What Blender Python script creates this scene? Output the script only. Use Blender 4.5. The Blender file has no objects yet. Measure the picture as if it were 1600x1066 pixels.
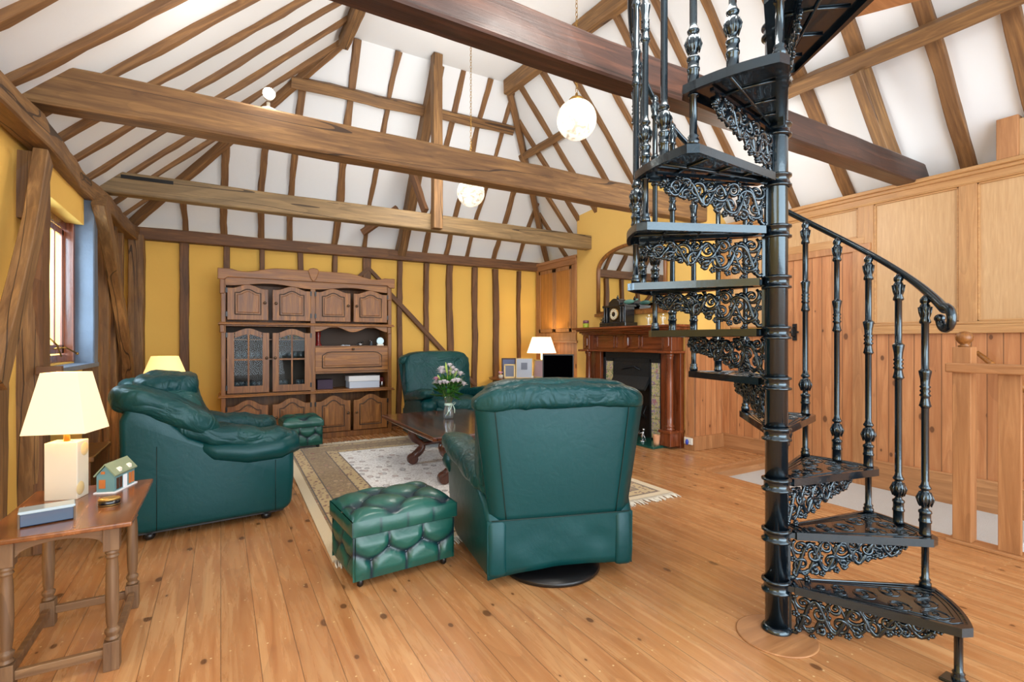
import bpy, math, random
from mathutils import Vector, Matrix, noise
random.seed(7)
PI = math.pi
sc = bpy.context.scene
COL = sc.collection

# ------------------------------------------------------------------ camera, world, exposure, big lights
cam_d = bpy.data.cameras.new('camera'); cam = bpy.data.objects.new('camera', cam_d); COL.objects.link(cam)
cam.location = (0, 0, 1.3)
cam.rotation_euler = (PI / 2, 0, -math.atan2(0.5020, 0.8649))
cam_d.sensor_width = 36; cam_d.lens = 36 * 784 / 1600; cam_d.shift_y = 2 / 1600
cam_d.clip_start = 0.05
sc.camera = cam
sc.view_settings.view_transform = 'Standard'; sc.view_settings.look = 'None'
sc.view_settings.exposure = 0.36; sc.view_settings.gamma = 1.0
sc.view_settings.use_curve_mapping = False
W = bpy.data.worlds.new('world'); sc.world = W; W.use_nodes = True
W.node_tree.nodes['Background'].inputs[0].default_value = (0.86, 0.93, 1.0, 1)
W.node_tree.nodes['Background'].inputs[1].default_value = 1.6

def area(name, loc, target, sx, sy, power, col):
    d = bpy.data.lights.new(name, 'AREA'); d.shape = 'RECTANGLE'; d.size = sx; d.size_y = sy
    d.energy = power; d.color = col
    o = bpy.data.objects.new(name, d); COL.objects.link(o); o.location = loc
    o.rotation_euler = (Vector(target) - Vector(loc)).to_track_quat('-Z', 'Y').to_euler()
    return o
def point(name, loc, power, col, r=0.05):
    d = bpy.data.lights.new(name, 'POINT'); d.energy = power; d.color = col; d.shadow_soft_size = r
    o = bpy.data.objects.new(name, d); COL.objects.link(o); o.location = loc
    return o
# daylight through the glazed gable end behind the camera, and through the side windows of the window wall
area('gable_window_light', (2.2, -2.9, 1.7), (2.2, 5, 1.5), 6.0, 2.8, 225, (0.84, 0.93, 1.0))
area('side_window_light', (-0.95, 0.6, 1.75), (3, 2.0, 0.4), 2.2, 1.2, 34, (0.78, 0.90, 1.0))
area('window_light', (-1.32, 4.86, 1.75), (3, 5.2, 0.7), 1.1, 1.1, 60, (0.72, 0.86, 1.0))
# unseen fill points added to brighten the ceiling evenly
for p, e in (((1.6, 1.3, 3.0), 95), ((4.2, 3.0, 2.6), 26), ((2.3, 5.1, 3.3), 56)):
    point('ceiling_fill', p, e, (1.0, 0.955, 0.88), 0.35)

# ------------------------------------------------------------------ materials
def lin(c):
    return tuple(((v / 255) / 12.92 if v <= 10 else (((v / 255) + .055) / 1.055) ** 2.4) for v in c) + (1,)
class NT:
    def __init__(s, name):
        s.m = bpy.data.materials.new(name); s.m.use_nodes = True; s.t = s.m.node_tree; s.t.nodes.clear()
        s.out = s.n('ShaderNodeOutputMaterial'); s.b = s.n('ShaderNodeBsdfPrincipled')
        s.l(s.b.outputs[0], s.out.inputs[0])
    def n(s, t, **k):
        x = s.t.nodes.new(t)
        for a, v in k.items(): setattr(x, a, v)
        return x
    def l(s, a, b): s.t.links.new(a, b)
    def val(s, inp, v):
        if hasattr(v, 'links') or isinstance(v, bpy.types.NodeSocket): s.l(v, inp)
        else: inp.default_value = v
    def math(s, op, a, b=0.0, c=None, clamp=False):
        x = s.n('ShaderNodeMath', operation=op, use_clamp=clamp); s.val(x.inputs[0], a); s.val(x.inputs[1], b)
        if c is not None: s.val(x.inputs[2], c)
        return x.outputs[0]
    def mix(s, f, a, b, mode='MIX'):
        x = s.n('ShaderNodeMix', data_type='RGBA', blend_type=mode)
        s.val(x.inputs[0], f); s.val(x.inputs[6], a); s.val(x.inputs[7], b)
        return x.outputs[2]
    def ramp(s, f, stops):
        x = s.n('ShaderNodeValToRGB'); s.val(x.inputs[0], f)
        e = x.color_ramp.elements
        while len(e) < len(stops): e.new(0.5)
        for i, (p, c) in enumerate(stops): e[i].position = p; e[i].color = c
        return x.outputs[0]
    def coords(s, rnd=True):
        tc = s.n('ShaderNodeTexCoord').outputs['Object']
        if not rnd: return tc
        oi = s.n('ShaderNodeObjectInfo').outputs['Random']
        a = s.n('ShaderNodeVectorMath', operation='ADD'); s.l(tc, a.inputs[0])
        cx = s.n('ShaderNodeCombineXYZ'); m = s.math('MULTIPLY', oi, 37.0)
        for i in range(3): s.l(m, cx.inputs[i])
        s.l(cx.outputs[0], a.inputs[1]); return a.outputs[0]
    def scale(s, v, sx, sy, sz):
        m = s.n('ShaderNodeVectorMath', operation='MULTIPLY'); s.l(v, m.inputs[0]); m.inputs[1].default_value = (sx, sy, sz)
        return m.outputs[0]
    def noise(s, v, sc_=5, det=4, rough=.5, dist=0):
        x = s.n('ShaderNodeTexNoise'); s.l(v, x.inputs['Vector']); x.inputs['Scale'].default_value = sc_
        x.inputs['Detail'].default_value = det; x.inputs['Roughness'].default_value = rough; x.inputs['Distortion'].default_value = dist
        return x.outputs['Fac']
    def bump(s, h, st=.3, d=.01):
        x = s.n('ShaderNodeBump'); s.l(h, x.inputs['Height']); x.inputs['Strength'].default_value = st; x.inputs['Distance'].default_value = d
        s.l(x.outputs[0], s.b.inputs['Normal'])
    def set(s, **k):
        for a, v in k.items():
            s.val(s.b.inputs[{'col': 'Base Color', 'rough': 'Roughness', 'metal': 'Metallic', 'trans': 'Transmission Weight', 'ior': 'IOR',
                              'emit': 'Emission Color', 'es': 'Emission Strength', 'coat': 'Coat Weight', 'coatr': 'Coat Roughness', 'sheen': 'Sheen Weight', 'alpha': 'Alpha', 'spec': 'Specular IOR Level', 'sss': 'Subsurface Weight'}[a]], v)
        return s

def plain(name, c, rough=.5, metal=0, bump=0, bs=30, coat=0, var=0, spec=.5):
    t = NT(name); col = lin(c)
    co = t.coords()
    if var:
        f = t.noise(co, 2.2, 4)
        col = t.mix(t.math('MULTIPLY', f, var), lin(c), lin(tuple(v * .55 for v in c)))
    t.set(col=col, rough=rough, metal=metal, coat=coat, spec=spec)
    if bump: t.bump(t.noise(co, bs, 4), bump, .01)
    return t.m

def wood(name, light, dark, axis=0, fine=26, rough=.45, bump=.25, board=None, knots=0, coat=0, contrast=1.0, blotch=.5, nails=False, knot_len=.9, cracks=False):
    """grain runs along the object's axis; board=(axis, width) cuts it into planks"""
    t = NT(name); base = t.coords(rnd=board is None)
    sep = t.n('ShaderNodeSeparateXYZ'); t.l(base, sep.inputs[0])
    v = base; bw = None
    if board:
        bx = t.math('DIVIDE', sep.outputs[board[0]], board[1])
        idx = t.math('FLOOR', bx); fr = t.math('FRACT', bx)
        wn = t.n('ShaderNodeTexWhiteNoise', noise_dimensions='1D'); t.l(idx, wn.inputs['W'])
        bw = wn.outputs['Value']
        sh = t.n('ShaderNodeCombineXYZ'); off = t.math('MULTIPLY', bw, 23.0)
        t.l(off, sh.inputs[axis])
        a = t.n('ShaderNodeVectorMath', operation='ADD'); t.l(base, a.inputs[0]); t.l(sh.outputs[0], a.inputs[1]); v = a.outputs[0]
    s3 = [1, 1, 1]; s3[axis] = .07
    g = t.noise(t.scale(v, *s3), fine, 6, .6, .8)
    s4 = [1, 1, 1]; s4[axis] = .16
    big = t.noise(t.scale(v, *s4), 3.2, 3, .5, .4)
    rings = t.math('FRACT', t.math('MULTIPLY', t.noise(t.scale(v, *[x * (.5 if i != axis else .9) for i, x in enumerate(s3)]), 7, 1, .4, .2), 9.0))
    rings = t.math('POWER', rings, 3.0)
    c = t.ramp(g, [(.30, lin(dark)), (.52, lin(tuple((a + b) / 2 for a, b in zip(light, dark)))), (.70, lin(light))])
    c = t.mix(t.math('MULTIPLY', t.math('SUBTRACT', big, .35, clamp=True), blotch * 1.6, clamp=True), c, lin(dark))
    c = t.mix(t.math('MULTIPLY', rings, .35 * contrast), c, lin(tuple(x * .72 for x in dark)))
    h = t.math('ADD', g, t.math('MULTIPLY', rings, -.25))
    if board:
        c = t.mix(t.math('MULTIPLY', bw, .38), c, lin(tuple(x * .86 for x in dark)))
        e = t.math('MINIMUM', fr, t.math('SUBTRACT', 1.0, fr))
        gw = board[2] if len(board) > 2 else .03
        gm = t.math('LESS_THAN', e, gw)
        c = t.mix(t.math('MULTIPLY', gm, .62), c, lin(tuple(x * .35 for x in dark)))
        h = t.math('SUBTRACT', h, t.math('MULTIPLY', gm, 2.5))
    if knots:
        w_ = board[1] if board else .12
        s5 = [1 / w_, 1 / w_, 1 / w_]; s5[axis] = 1 / knot_len
        if board:
            other = 3 - axis - board[0]
            s5[other] = .0
        vo = t.n('ShaderNodeTexVoronoi', feature='F1'); t.l(t.scale(v, *s5), vo.inputs['Vector']); vo.inputs['Scale'].default_value = 1.0
        # elongated knots: distance in a space where grain axis is compressed
        dv = t.n('ShaderNodeVectorMath', operation='SUBTRACT'); t.l(t.scale(v, *s5), dv.inputs[0]); t.l(vo.outputs['Position'], dv.inputs[1])
        s6 = [w_, w_, w_]; s6[axis] = knot_len * .62
        if board: s6[3 - axis - board[0]] = 0
        ln = t.n('ShaderNodeVectorMath', operation='LENGTH'); t.l(t.scale(dv.outputs[0], *s6), ln.inputs[0])
        sepc = t.n('ShaderNodeSeparateColor'); t.l(vo.outputs['Color'], sepc.inputs[0])
        size = t.math('MULTIPLY', sepc.outputs[0], .019 * knots)
        k = t.math('SUBTRACT', 1.0, t.math('DIVIDE', ln.outputs['Value'], t.math('ADD', size, .0005)), clamp=True)
        k = t.math('MULTIPLY', t.math('MULTIPLY', k, 3.0, clamp=True), t.math('GREATER_THAN', sepc.outputs[1], .45))
        c = t.mix(t.math('MULTIPLY', k, .85), c, lin((62, 34, 16)))
        halo = t.math('SUBTRACT', 1.0, t.math('DIVIDE', ln.outputs['Value'], t.math('ADD', t.math('MULTIPLY', size, 3.2), .0005)), clamp=True)
        c = t.mix(t.math('MULTIPLY', halo, .35), c, lin(tuple(x * .8 for x in dark)))
    if nails:
        # filled nail holes in rows across the boards (every 0.42 m) and two per board
        oth = board[0]
        yy = t.math('FRACT', t.math('DIVIDE', sep.outputs[axis], .44)); yy = t.math('MULTIPLY', t.math('SUBTRACT', yy, t.math('ADD', .5, t.math('MULTIPLY', t.math('SUBTRACT', bw, .5), .10))), .44)
        xx = t.math('FRACT', t.math('DIVIDE', sep.outputs[oth], board[1] / 2)); xx = t.math('MULTIPLY', t.math('SUBTRACT', xx, .5), board[1] / 2)
        d = t.math('SQRT', t.math('ADD', t.math('MULTIPLY', xx, xx), t.math('MULTIPLY', yy, yy)))
        c = t.mix(t.math('MULTIPLY', t.math('LESS_THAN', d, .0042), .8), c, lin((236, 205, 150)))
    if cracks:
        s7 = [1, 1, 1]; s7[axis] = .035
        cr = t.noise(t.scale(v, *s7), 6, 1, .4, .0)
        crm = t.math('LESS_THAN', t.math('ABSOLUTE', t.math('SUBTRACT', cr, .5)), .0045)
        c = t.mix(t.math('MULTIPLY', crm, .8), c, lin((38, 24, 16)))
        h = t.math('SUBTRACT', h, t.math('MULTIPLY', crm, 1.5))
    t.set(col=c, rough=t.math('ADD', rough - .08, t.math('MULTIPLY', g, .16)), coat=coat)
    t.b.inputs['Coat Roughness'].default_value = .12
    t.bump(h, bump, .006)
    return t.m

M = {}
M['plaster'] = plain('white_plaster', (230, 234, 238), .9, bump=.25, bs=9)
M['yellow'] = plain('yellow_plaster', (246, 198, 98), .85, bump=.2, bs=12, var=.12)
M['yellow_pale'] = plain('pale_yellow_plaster', (232, 190, 104), .85, bump=.2, bs=12, var=.1)
M['slate'] = plain('blue_daylight_grey', (112, 128, 148), .5, bump=.5, bs=18, var=.7)  # blue window daylight put into the grey of the timber post
M['timber'] = wood('old_oak_timber', (162, 122, 74), (100, 70, 42), 0, 30, .62, .4, cracks=True, contrast=.5)
M['timber_r'] = wood('rafter_oak_timber', (156, 114, 68), (102, 70, 42), 0, 34, .65, .4, contrast=.5)
M['timber_grey'] = wood('greyed_oak_timber', (172, 142, 98), (118, 96, 66), 0, 26, .6, .5, cracks=True)
M['timber_red'] = wood('dark_red_brown_timber', (98, 62, 46), (48, 32, 28), 0, 22, .42, .4, coat=.15, cracks=True)
M['timber_dark'] = wood('dark_oak_stud', (142, 98, 60), (90, 60, 38), 0, 30, .6, .5)
M['floor'] = wood('pine_floor_boards', (214, 168, 116), (176, 116, 68), 1, 20, .27, .08, board=(0, .14, .012), knots=1.25, coat=.12, contrast=.75, nails=True, blotch=.4, knot_len=.62)
M['pine_y'] = wood('pine_matchboard_y', (212, 154, 104), (174, 112, 68), 2, 20, .42, .3, board=(1, .10, .035), knots=1.5, contrast=.7)
M['pine_x'] = wood('pine_matchboard_x', (212, 154, 104), (174, 112, 68), 2, 20, .42, .3, board=(0, .10, .035), knots=1.0, contrast=.6)
M['pine'] = wood('pine_joinery', (196, 144, 96), (156, 106, 66), 2, 24, .42, .15, contrast=.6)
M['pine_l'] = wood('pine_joinery_long', (196, 144, 96), (156, 106, 66), 1, 24, .42, .15, contrast=.6)
M['pine_lx'] = wood('pine_joinery_across', (196, 144, 96), (156, 106, 66), 0, 24, .42, .15, contrast=.6)
M['oak_panel'] = wood('pale_oak_veneer', (204, 168, 124), (186, 148, 104), 2, 60, .42, .1, contrast=.2, blotch=.2)
M['oak_rail'] = wood('oak_rail', (204, 160, 106), (170, 124, 78), 1, 40, .45, .2, contrast=.5)
M['oak_stile'] = wood('oak_stile', (200, 156, 104), (168, 122, 78), 2, 40, .45, .2, contrast=.5)
M['cup_panel'] = wood('honey_pine_cupboard', (218, 156, 84), (188, 122, 58), 2, 44, .42, .1, contrast=.4, board=(1, .055, .03))
M['oak'] = wood('brown_oak_cabinet', (176, 118, 56), (108, 64, 28), 2, 30, .38, .3, contrast=.8)
M['oak_h'] = wood('brown_oak_cabinet_rails', (186, 126, 58), (116, 70, 30), 0, 30, .36, .3, contrast=.8)
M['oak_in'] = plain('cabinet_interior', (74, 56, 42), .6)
M['walnut'] = wood('dark_coffee_table_wood', (124, 70, 44), (66, 34, 22), 1, 16, .20, .12, board=(0, .16, .02), coat=.5, contrast=.8)
M['walnut_leg'] = wood('dark_coffee_table_leg', (110, 58, 38), (58, 30, 20), 2, 20, .3, .1, coat=.4)
M['mahog'] = wood('mahogany', (146, 76, 38), (90, 42, 20), 2, 18, .28, .08, coat=.5, contrast=.5)
M['mahog_h'] = wood('mahogany_rails', (150, 78, 38), (94, 44, 20), 1, 18, .28, .08, coat=.5, contrast=.5)
M['side_top'] = wood('side_table_top', (156, 98, 56), (96, 54, 30), 1, 18, .25, .1, coat=.4)
M['side_leg'] = wood('side_table_oak', (142, 112, 80), (92, 64, 42), 2, 26, .5, .3)
M['side_rail'] = wood('side_table_rail', (150, 116, 80), (98, 68, 44), 0, 26, .5, .3)

def leather(name, c, hi, rough=.34, bump=.35, worn=.5, wr=1.0, dist=.008):
    t = NT(name); co = t.coords()
    n1 = t.noise(co, 2.2, 4, .6); n2 = t.noise(co, 14, 5, .6, .6)
    col = t.mix(t.math('MULTIPLY', t.math('SUBTRACT', n1, .42, clamp=True), worn * 3, clamp=True), lin(c), lin(hi))
    t.set(col=col, rough=t.math('ADD', rough - .07, t.math('MULTIPLY', n2, .16)), coat=.0, spec=.38)
    w = t.n('ShaderNodeTexVoronoi', feature='DISTANCE_TO_EDGE'); t.l(co, w.inputs['Vector']); w.inputs['Scale'].default_value = 230
    n3 = t.noise(co, 5, 2, .45, 2.2)
    rid = t.math('ABSOLUTE', t.math('SUBTRACT', n3, .5))
    h = t.math('ADD', t.math('ADD', t.math('MULTIPLY', n2, .5), t.math('MULTIPLY', rid, wr)), t.math('MULTIPLY', t.math('MINIMUM', w.outputs[0], .1), .3))
    t.b.inputs['Specular Tint'].default_value = (.75, .92, 1, 1)
    t.bump(h, bump, dist); return t.m
M['leather'] = leather('green_leather', (0, 58, 60), (4, 68, 68), .34, wr=.5)
M['leather_c'] = leather('green_leather_cushion', (2, 56, 58), (36, 84, 78), .30, .6, .7, 3.2, .012)
def tufted():
    t = NT('antiqued_green_leather'); co = t.coords()
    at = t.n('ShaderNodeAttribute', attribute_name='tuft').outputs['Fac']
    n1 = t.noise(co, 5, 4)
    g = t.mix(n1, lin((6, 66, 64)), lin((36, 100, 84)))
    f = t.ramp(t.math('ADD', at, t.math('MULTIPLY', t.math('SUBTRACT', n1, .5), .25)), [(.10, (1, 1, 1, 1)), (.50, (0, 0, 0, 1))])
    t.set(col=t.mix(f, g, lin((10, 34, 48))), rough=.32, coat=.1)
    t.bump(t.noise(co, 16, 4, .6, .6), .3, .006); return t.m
M['tufted'] = tufted()
M['seam'] = plain('dark_green_seam', (4, 40, 38), .5)
def iron():
    t = NT('black_cast_iron'); co = t.coords()
    t.b.inputs['Specular Tint'].default_value = (.62, .86, 1, 1)  # blue of the window reflections put into the specular tint
    t.set(col=lin((8, 16, 24)), rough=t.math('ADD', .14, t.math('MULTIPLY', t.noise(co, 8, 3), .16)), spec=.8, coat=.5)
    t.bump(t.noise(co, 55, 3), .12, .004); return t.m
M['iron'] = iron()
M['black'] = plain('black_paint', (16, 16, 18), .35)
M['grate'] = plain('black_leaded_iron', (34, 40, 46), .38, metal=.3, bump=.3, bs=40)
M['brass'] = plain('brass', (176, 138, 72), .3, metal=1)
M['pewter'] = plain('antique_knob', (96, 78, 62), .35, metal=.8)
M['chrome'] = plain('steel', (180, 184, 190), .2, metal=1)
M['green_marble'] = plain('green_marble', (18, 96, 84), .18, var=1.0, coat=.3)
M['slate_black'] = plain('black_slate', (26, 27, 30), .22, coat=.3)
M['white_gloss'] = plain('white_ceramic', (232, 228, 214), .3)
M['terracotta'] = plain('pale_terracotta', (214, 158, 118), .7)
M['carpet'] = plain('cream_carpet', (206, 204, 200), .95, bump=.9, bs=160, var=.2)
M['red'] = plain('dark_red_glaze', (110, 20, 24), .2, coat=.4)
M['leaf'] = plain('leaf_green', (58, 128, 42), .45, var=.5)
M['bud'] = plain('lily_bud', (168, 196, 92), .5)
M['petal'] = plain('white_petal', (240, 234, 238), .6)
M['petal_pink'] = plain('pink_petal', (222, 168, 190), .6)
M['stem'] = plain('stem_green', (72, 120, 52), .5)
M['tvblack'] = plain('screen_black', (2, 2, 3), .6, spec=.0)
M['grey_plastic'] = plain('grey_plastic', (96, 104, 116), .4)
M['paper'] = plain('white_paper', (226, 228, 232), .7)
M['card_blue'] = plain('pale_blue_card', (196, 206, 222), .6)
M['purple_dark'] = plain('dark_plum_card', (62, 44, 68), .6)
M['gilt'] = plain('pale_gilt', (206, 180, 128), .35, metal=.5)
M['darkframe'] = plain('dark_wood_frame', (72, 42, 28), .4)
M['art_blue'] = plain('blue_picture', (120, 138, 190), .5, var=1.0)
M['art_grey'] = plain('grey_photograph', (140, 150, 172), .5, var=.6)
M['art_pink'] = plain('pink_picture', (206, 172, 178), .5, var=.8)
M['ribbon'] = plain('pale_green_ribbon', (206, 232, 218), .5)
M['tin_black'] = plain('black_lacquer', (14, 16, 22), .2, coat=.5)
M['gold'] = plain('gold_lid', (188, 152, 84), .35, metal=.7, var=.5)
M['cream_face'] = plain('cream_clock_face', (226, 218, 190), .5)
M['hole_shade'] = plain('hole_shade', (206, 182, 130), .7)

def glass(name, c=(1, 1, 1, 1), rough=0.0, dens=None):
    t = NT(name); t.set(col=c, rough=rough, trans=1.0, ior=1.45); return t.m
def thin_glass():
    t = NT('clear_glass'); tr = t.n('ShaderNodeBsdfTransparent'); gl = t.n('ShaderNodeBsdfGlossy'); gl.inputs['Roughness'].default_value = .05
    tr.inputs[0].default_value = (.93, .97, .98, 1); gl.inputs[0].default_value = (.9, .96, 1, 1)
    df = t.n('ShaderNodeBsdfTranslucent'); df.inputs[0].default_value = (.75, .85, .92, 1)
    lw = t.n('ShaderNodeLayerWeight'); lw.inputs[0].default_value = .45
    m1 = t.n('ShaderNodeMixShader'); m1.inputs[0].default_value = .28; t.l(tr.outputs[0], m1.inputs[1]); t.l(df.outputs[0], m1.inputs[2])
    mx = t.n('ShaderNodeMixShader'); t.l(t.math('ADD', t.math('MULTIPLY', lw.outputs['Facing'], .55), .06), mx.inputs[0]); t.l(m1.outputs[0], mx.inputs[1]); t.l(gl.outputs[0], mx.inputs[2])
    t.l(mx.outputs[0], t.out.inputs[0]); return t.m
M['glass'] = thin_glass()
def pane(name='window_pane_glass', k=.22):
    t = NT(name); tr = t.n('ShaderNodeBsdfTransparent'); gl = t.n('ShaderNodeBsdfGlossy'); gl.inputs['Roughness'].default_value = .02
    tr.inputs[0].default_value = (.9, .94, .95, 1)
    fr = t.n('ShaderNodeLayerWeight'); fr.inputs[0].default_value = .22
    mx = t.n('ShaderNodeMixShader'); t.l(t.math('ADD', t.math('MULTIPLY', fr.outputs[0], k), .02 if k > .1 else .008), mx.inputs[0]); t.l(tr.outputs[0], mx.inputs[1]); t.l(gl.outputs[0], mx.inputs[2])
    t.l(mx.outputs[0], t.out.inputs[0]); return t.m
M['pane'] = pane('window_pane_glass', .11); M['cab_pane'] = pane('cabinet_pane_glass', .03)
def mirror():
    t = NT('mirror_silvering'); t.set(col=(.86, .88, .88, 1), rough=.01, metal=1.0); return t.m
M['mirror'] = mirror()
def glow(name, c, es, rough=.8, pattern=False):
    t = NT(name); t.set(col=lin(c), rough=rough, emit=lin(c), es=es)
    if pattern:
        f = t.noise(t.coords(), 14, 4, .6, 1.2)
        t.set(es=t.math('MULTIPLY', t.ramp(f, [(.42, (.30, .30, .30, 1)), (.50, (1, 1, 1, 1))]), es))
    return t.m
M['shade_a'] = glow('cream_lampshade_lit', (246, 220, 172), .40)
M['shade_b'] = glow('warm_lampshade_lit', (252, 216, 140), .85)
M['shade_c'] = glow('pale_lampshade_lit', (255, 240, 206), 1.1)
M['globe'] = glow('etched_globe_lit', (226, 218, 200), 1.0, .3, True)
M['bulb'] = glow('bulb_lit', (255, 250, 240), 60)

def rugmat():
    t = NT('persian_rug_pile'); tc = t.coords(False); sep = t.n('ShaderNodeSeparateXYZ'); t.l(tc, sep.inputs[0])
    ax = t.math('SUBTRACT', 1.40, t.math('ABSOLUTE', sep.outputs[0])); ay = t.math('SUBTRACT', 1.80, t.math('ABSOLUTE', sep.outputs[1]))
    d = t.math('MINIMUM', ax, ay)
    v = t.n('ShaderNodeTexVoronoi', feature='F1'); t.l(t.scale(tc, 1, .72, 1), v.inputs['Vector']); v.inputs['Scale'].default_value = 9.5
    v2 = t.n('ShaderNodeTexVoronoi', feature='F1'); t.l(tc, v2.inputs['Vector']); v2.inputs['Scale'].default_value = 24
    n = t.noise(tc, 12, 3, .6, 2.0)
    vine = t.math('LESS_THAN', t.math('ABSOLUTE', t.math('SUBTRACT', n, .5)), .022)
    bloom = t.math('LESS_THAN', v.outputs['Distance'], .30)
    ring = t.math('MULTIPLY', t.math('GREATER_THAN', v.outputs['Distance'], .20), bloom)
    s = t.n('ShaderNodeSeparateColor'); t.l(v.outputs['Color'], s.inputs[0])
    motif = t.mix(s.outputs[0], lin((120, 140, 150)), lin((176, 118, 96)))
    field = t.mix(t.math('MULTIPLY', vine, .65), lin((248, 248, 246)), lin((150, 138, 130)))
    field = t.mix(t.math('MULTIPLY', bloom, .45), field, motif); field = t.mix(t.math('MULTIPLY', ring, .4), field, lin((104, 84, 76)))
    bord = t.mix(t.math('MULTIPLY', vine, .8), lin((132, 104, 62)), lin((186, 158, 108)))
    bmot = t.mix(s.outputs[1], lin((152, 66, 40)), lin((196, 170, 124)))
    bord = t.mix(t.math('MULTIPLY', bloom, .75), bord, bmot); bord = t.mix(t.math('MULTIPLY', ring, .6), bord, lin((84, 66, 44)))
    small = t.mix(t.math('LESS_THAN', v2.outputs['Distance'], .34), lin((190, 164, 112)), lin((112, 62, 36)))
    def band(lo, hi): return t.math('MULTIPLY', t.math('GREATER_THAN', d, lo), t.math('LESS_THAN', d, hi))
    c = t.mix(t.math('LESS_THAN', d, .55), field, bord)
    c = t.mix(band(.45, .56), c, small); c = t.mix(band(.10, .20), c, small)
    for a in (.09, .20, .44, .56): c = t.mix(band(a, a + .012), c, lin((70, 54, 40)))
    c = t.mix(t.math('LESS_THAN', d, .075), c, lin((214, 196, 160)))
    t.set(col=c, rough=.95, sheen=.3); t.bump(t.noise(tc, 170, 2), .5, .005); return t.m
M['rug'] = rugmat()
M['fringe'] = plain('rug_fringe', (226, 218, 200), .95, bump=.5, bs=120)
def tiles():
    t = NT('art_nouveau_tiles'); tc = t.coords(False); sep = t.n('ShaderNodeSeparateXYZ'); t.l(tc, sep.inputs[0])
    z = t.math('FRACT', t.math('DIVIDE', sep.outputs[2], .15)); g = t.math('LESS_THAN', t.math('MINIMUM', z, t.math('SUBTRACT', 1., z)), .02)
    n = t.noise(tc, 18, 2, .5, 1.5)
    c = t.ramp(n, [(.36, lin((116, 142, 104))), (.45, lin((206, 196, 150))), (.55, lin((206, 196, 150))), (.60, lin((120, 132, 190))), (.68, lin((196, 132, 120)))])
    c = t.mix(g, c, lin((90, 80, 60))); t.set(col=c, rough=.15, coat=.5); return t.m
M['tiles'] = tiles()
def housemat():
    t = NT('printed_tin_house_walls'); tc = t.coords(False)
    v = t.n('ShaderNodeTexBrick'); t.l(t.scale(tc, 1, 1, 1), v.inputs['Vector']); v.inputs['Scale'].default_value = 60
    v.inputs[1].default_value = lin((120, 158, 160)); v.inputs[2].default_value = lin((96, 136, 140)); v.inputs[3].default_value = lin((70, 96, 100))
    t.set(col=v.outputs[0], rough=.35); return t.m
M['tin_house'] = plain('printed_tin_walls', (104, 146, 150), .35, var=.4)
M['tin_roof'] = plain('printed_tin_roof', (136, 150, 120), .35, var=.4)
M['tin_orange'] = plain('printed_orange_window', (206, 120, 60), .4, var=.5)

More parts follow.
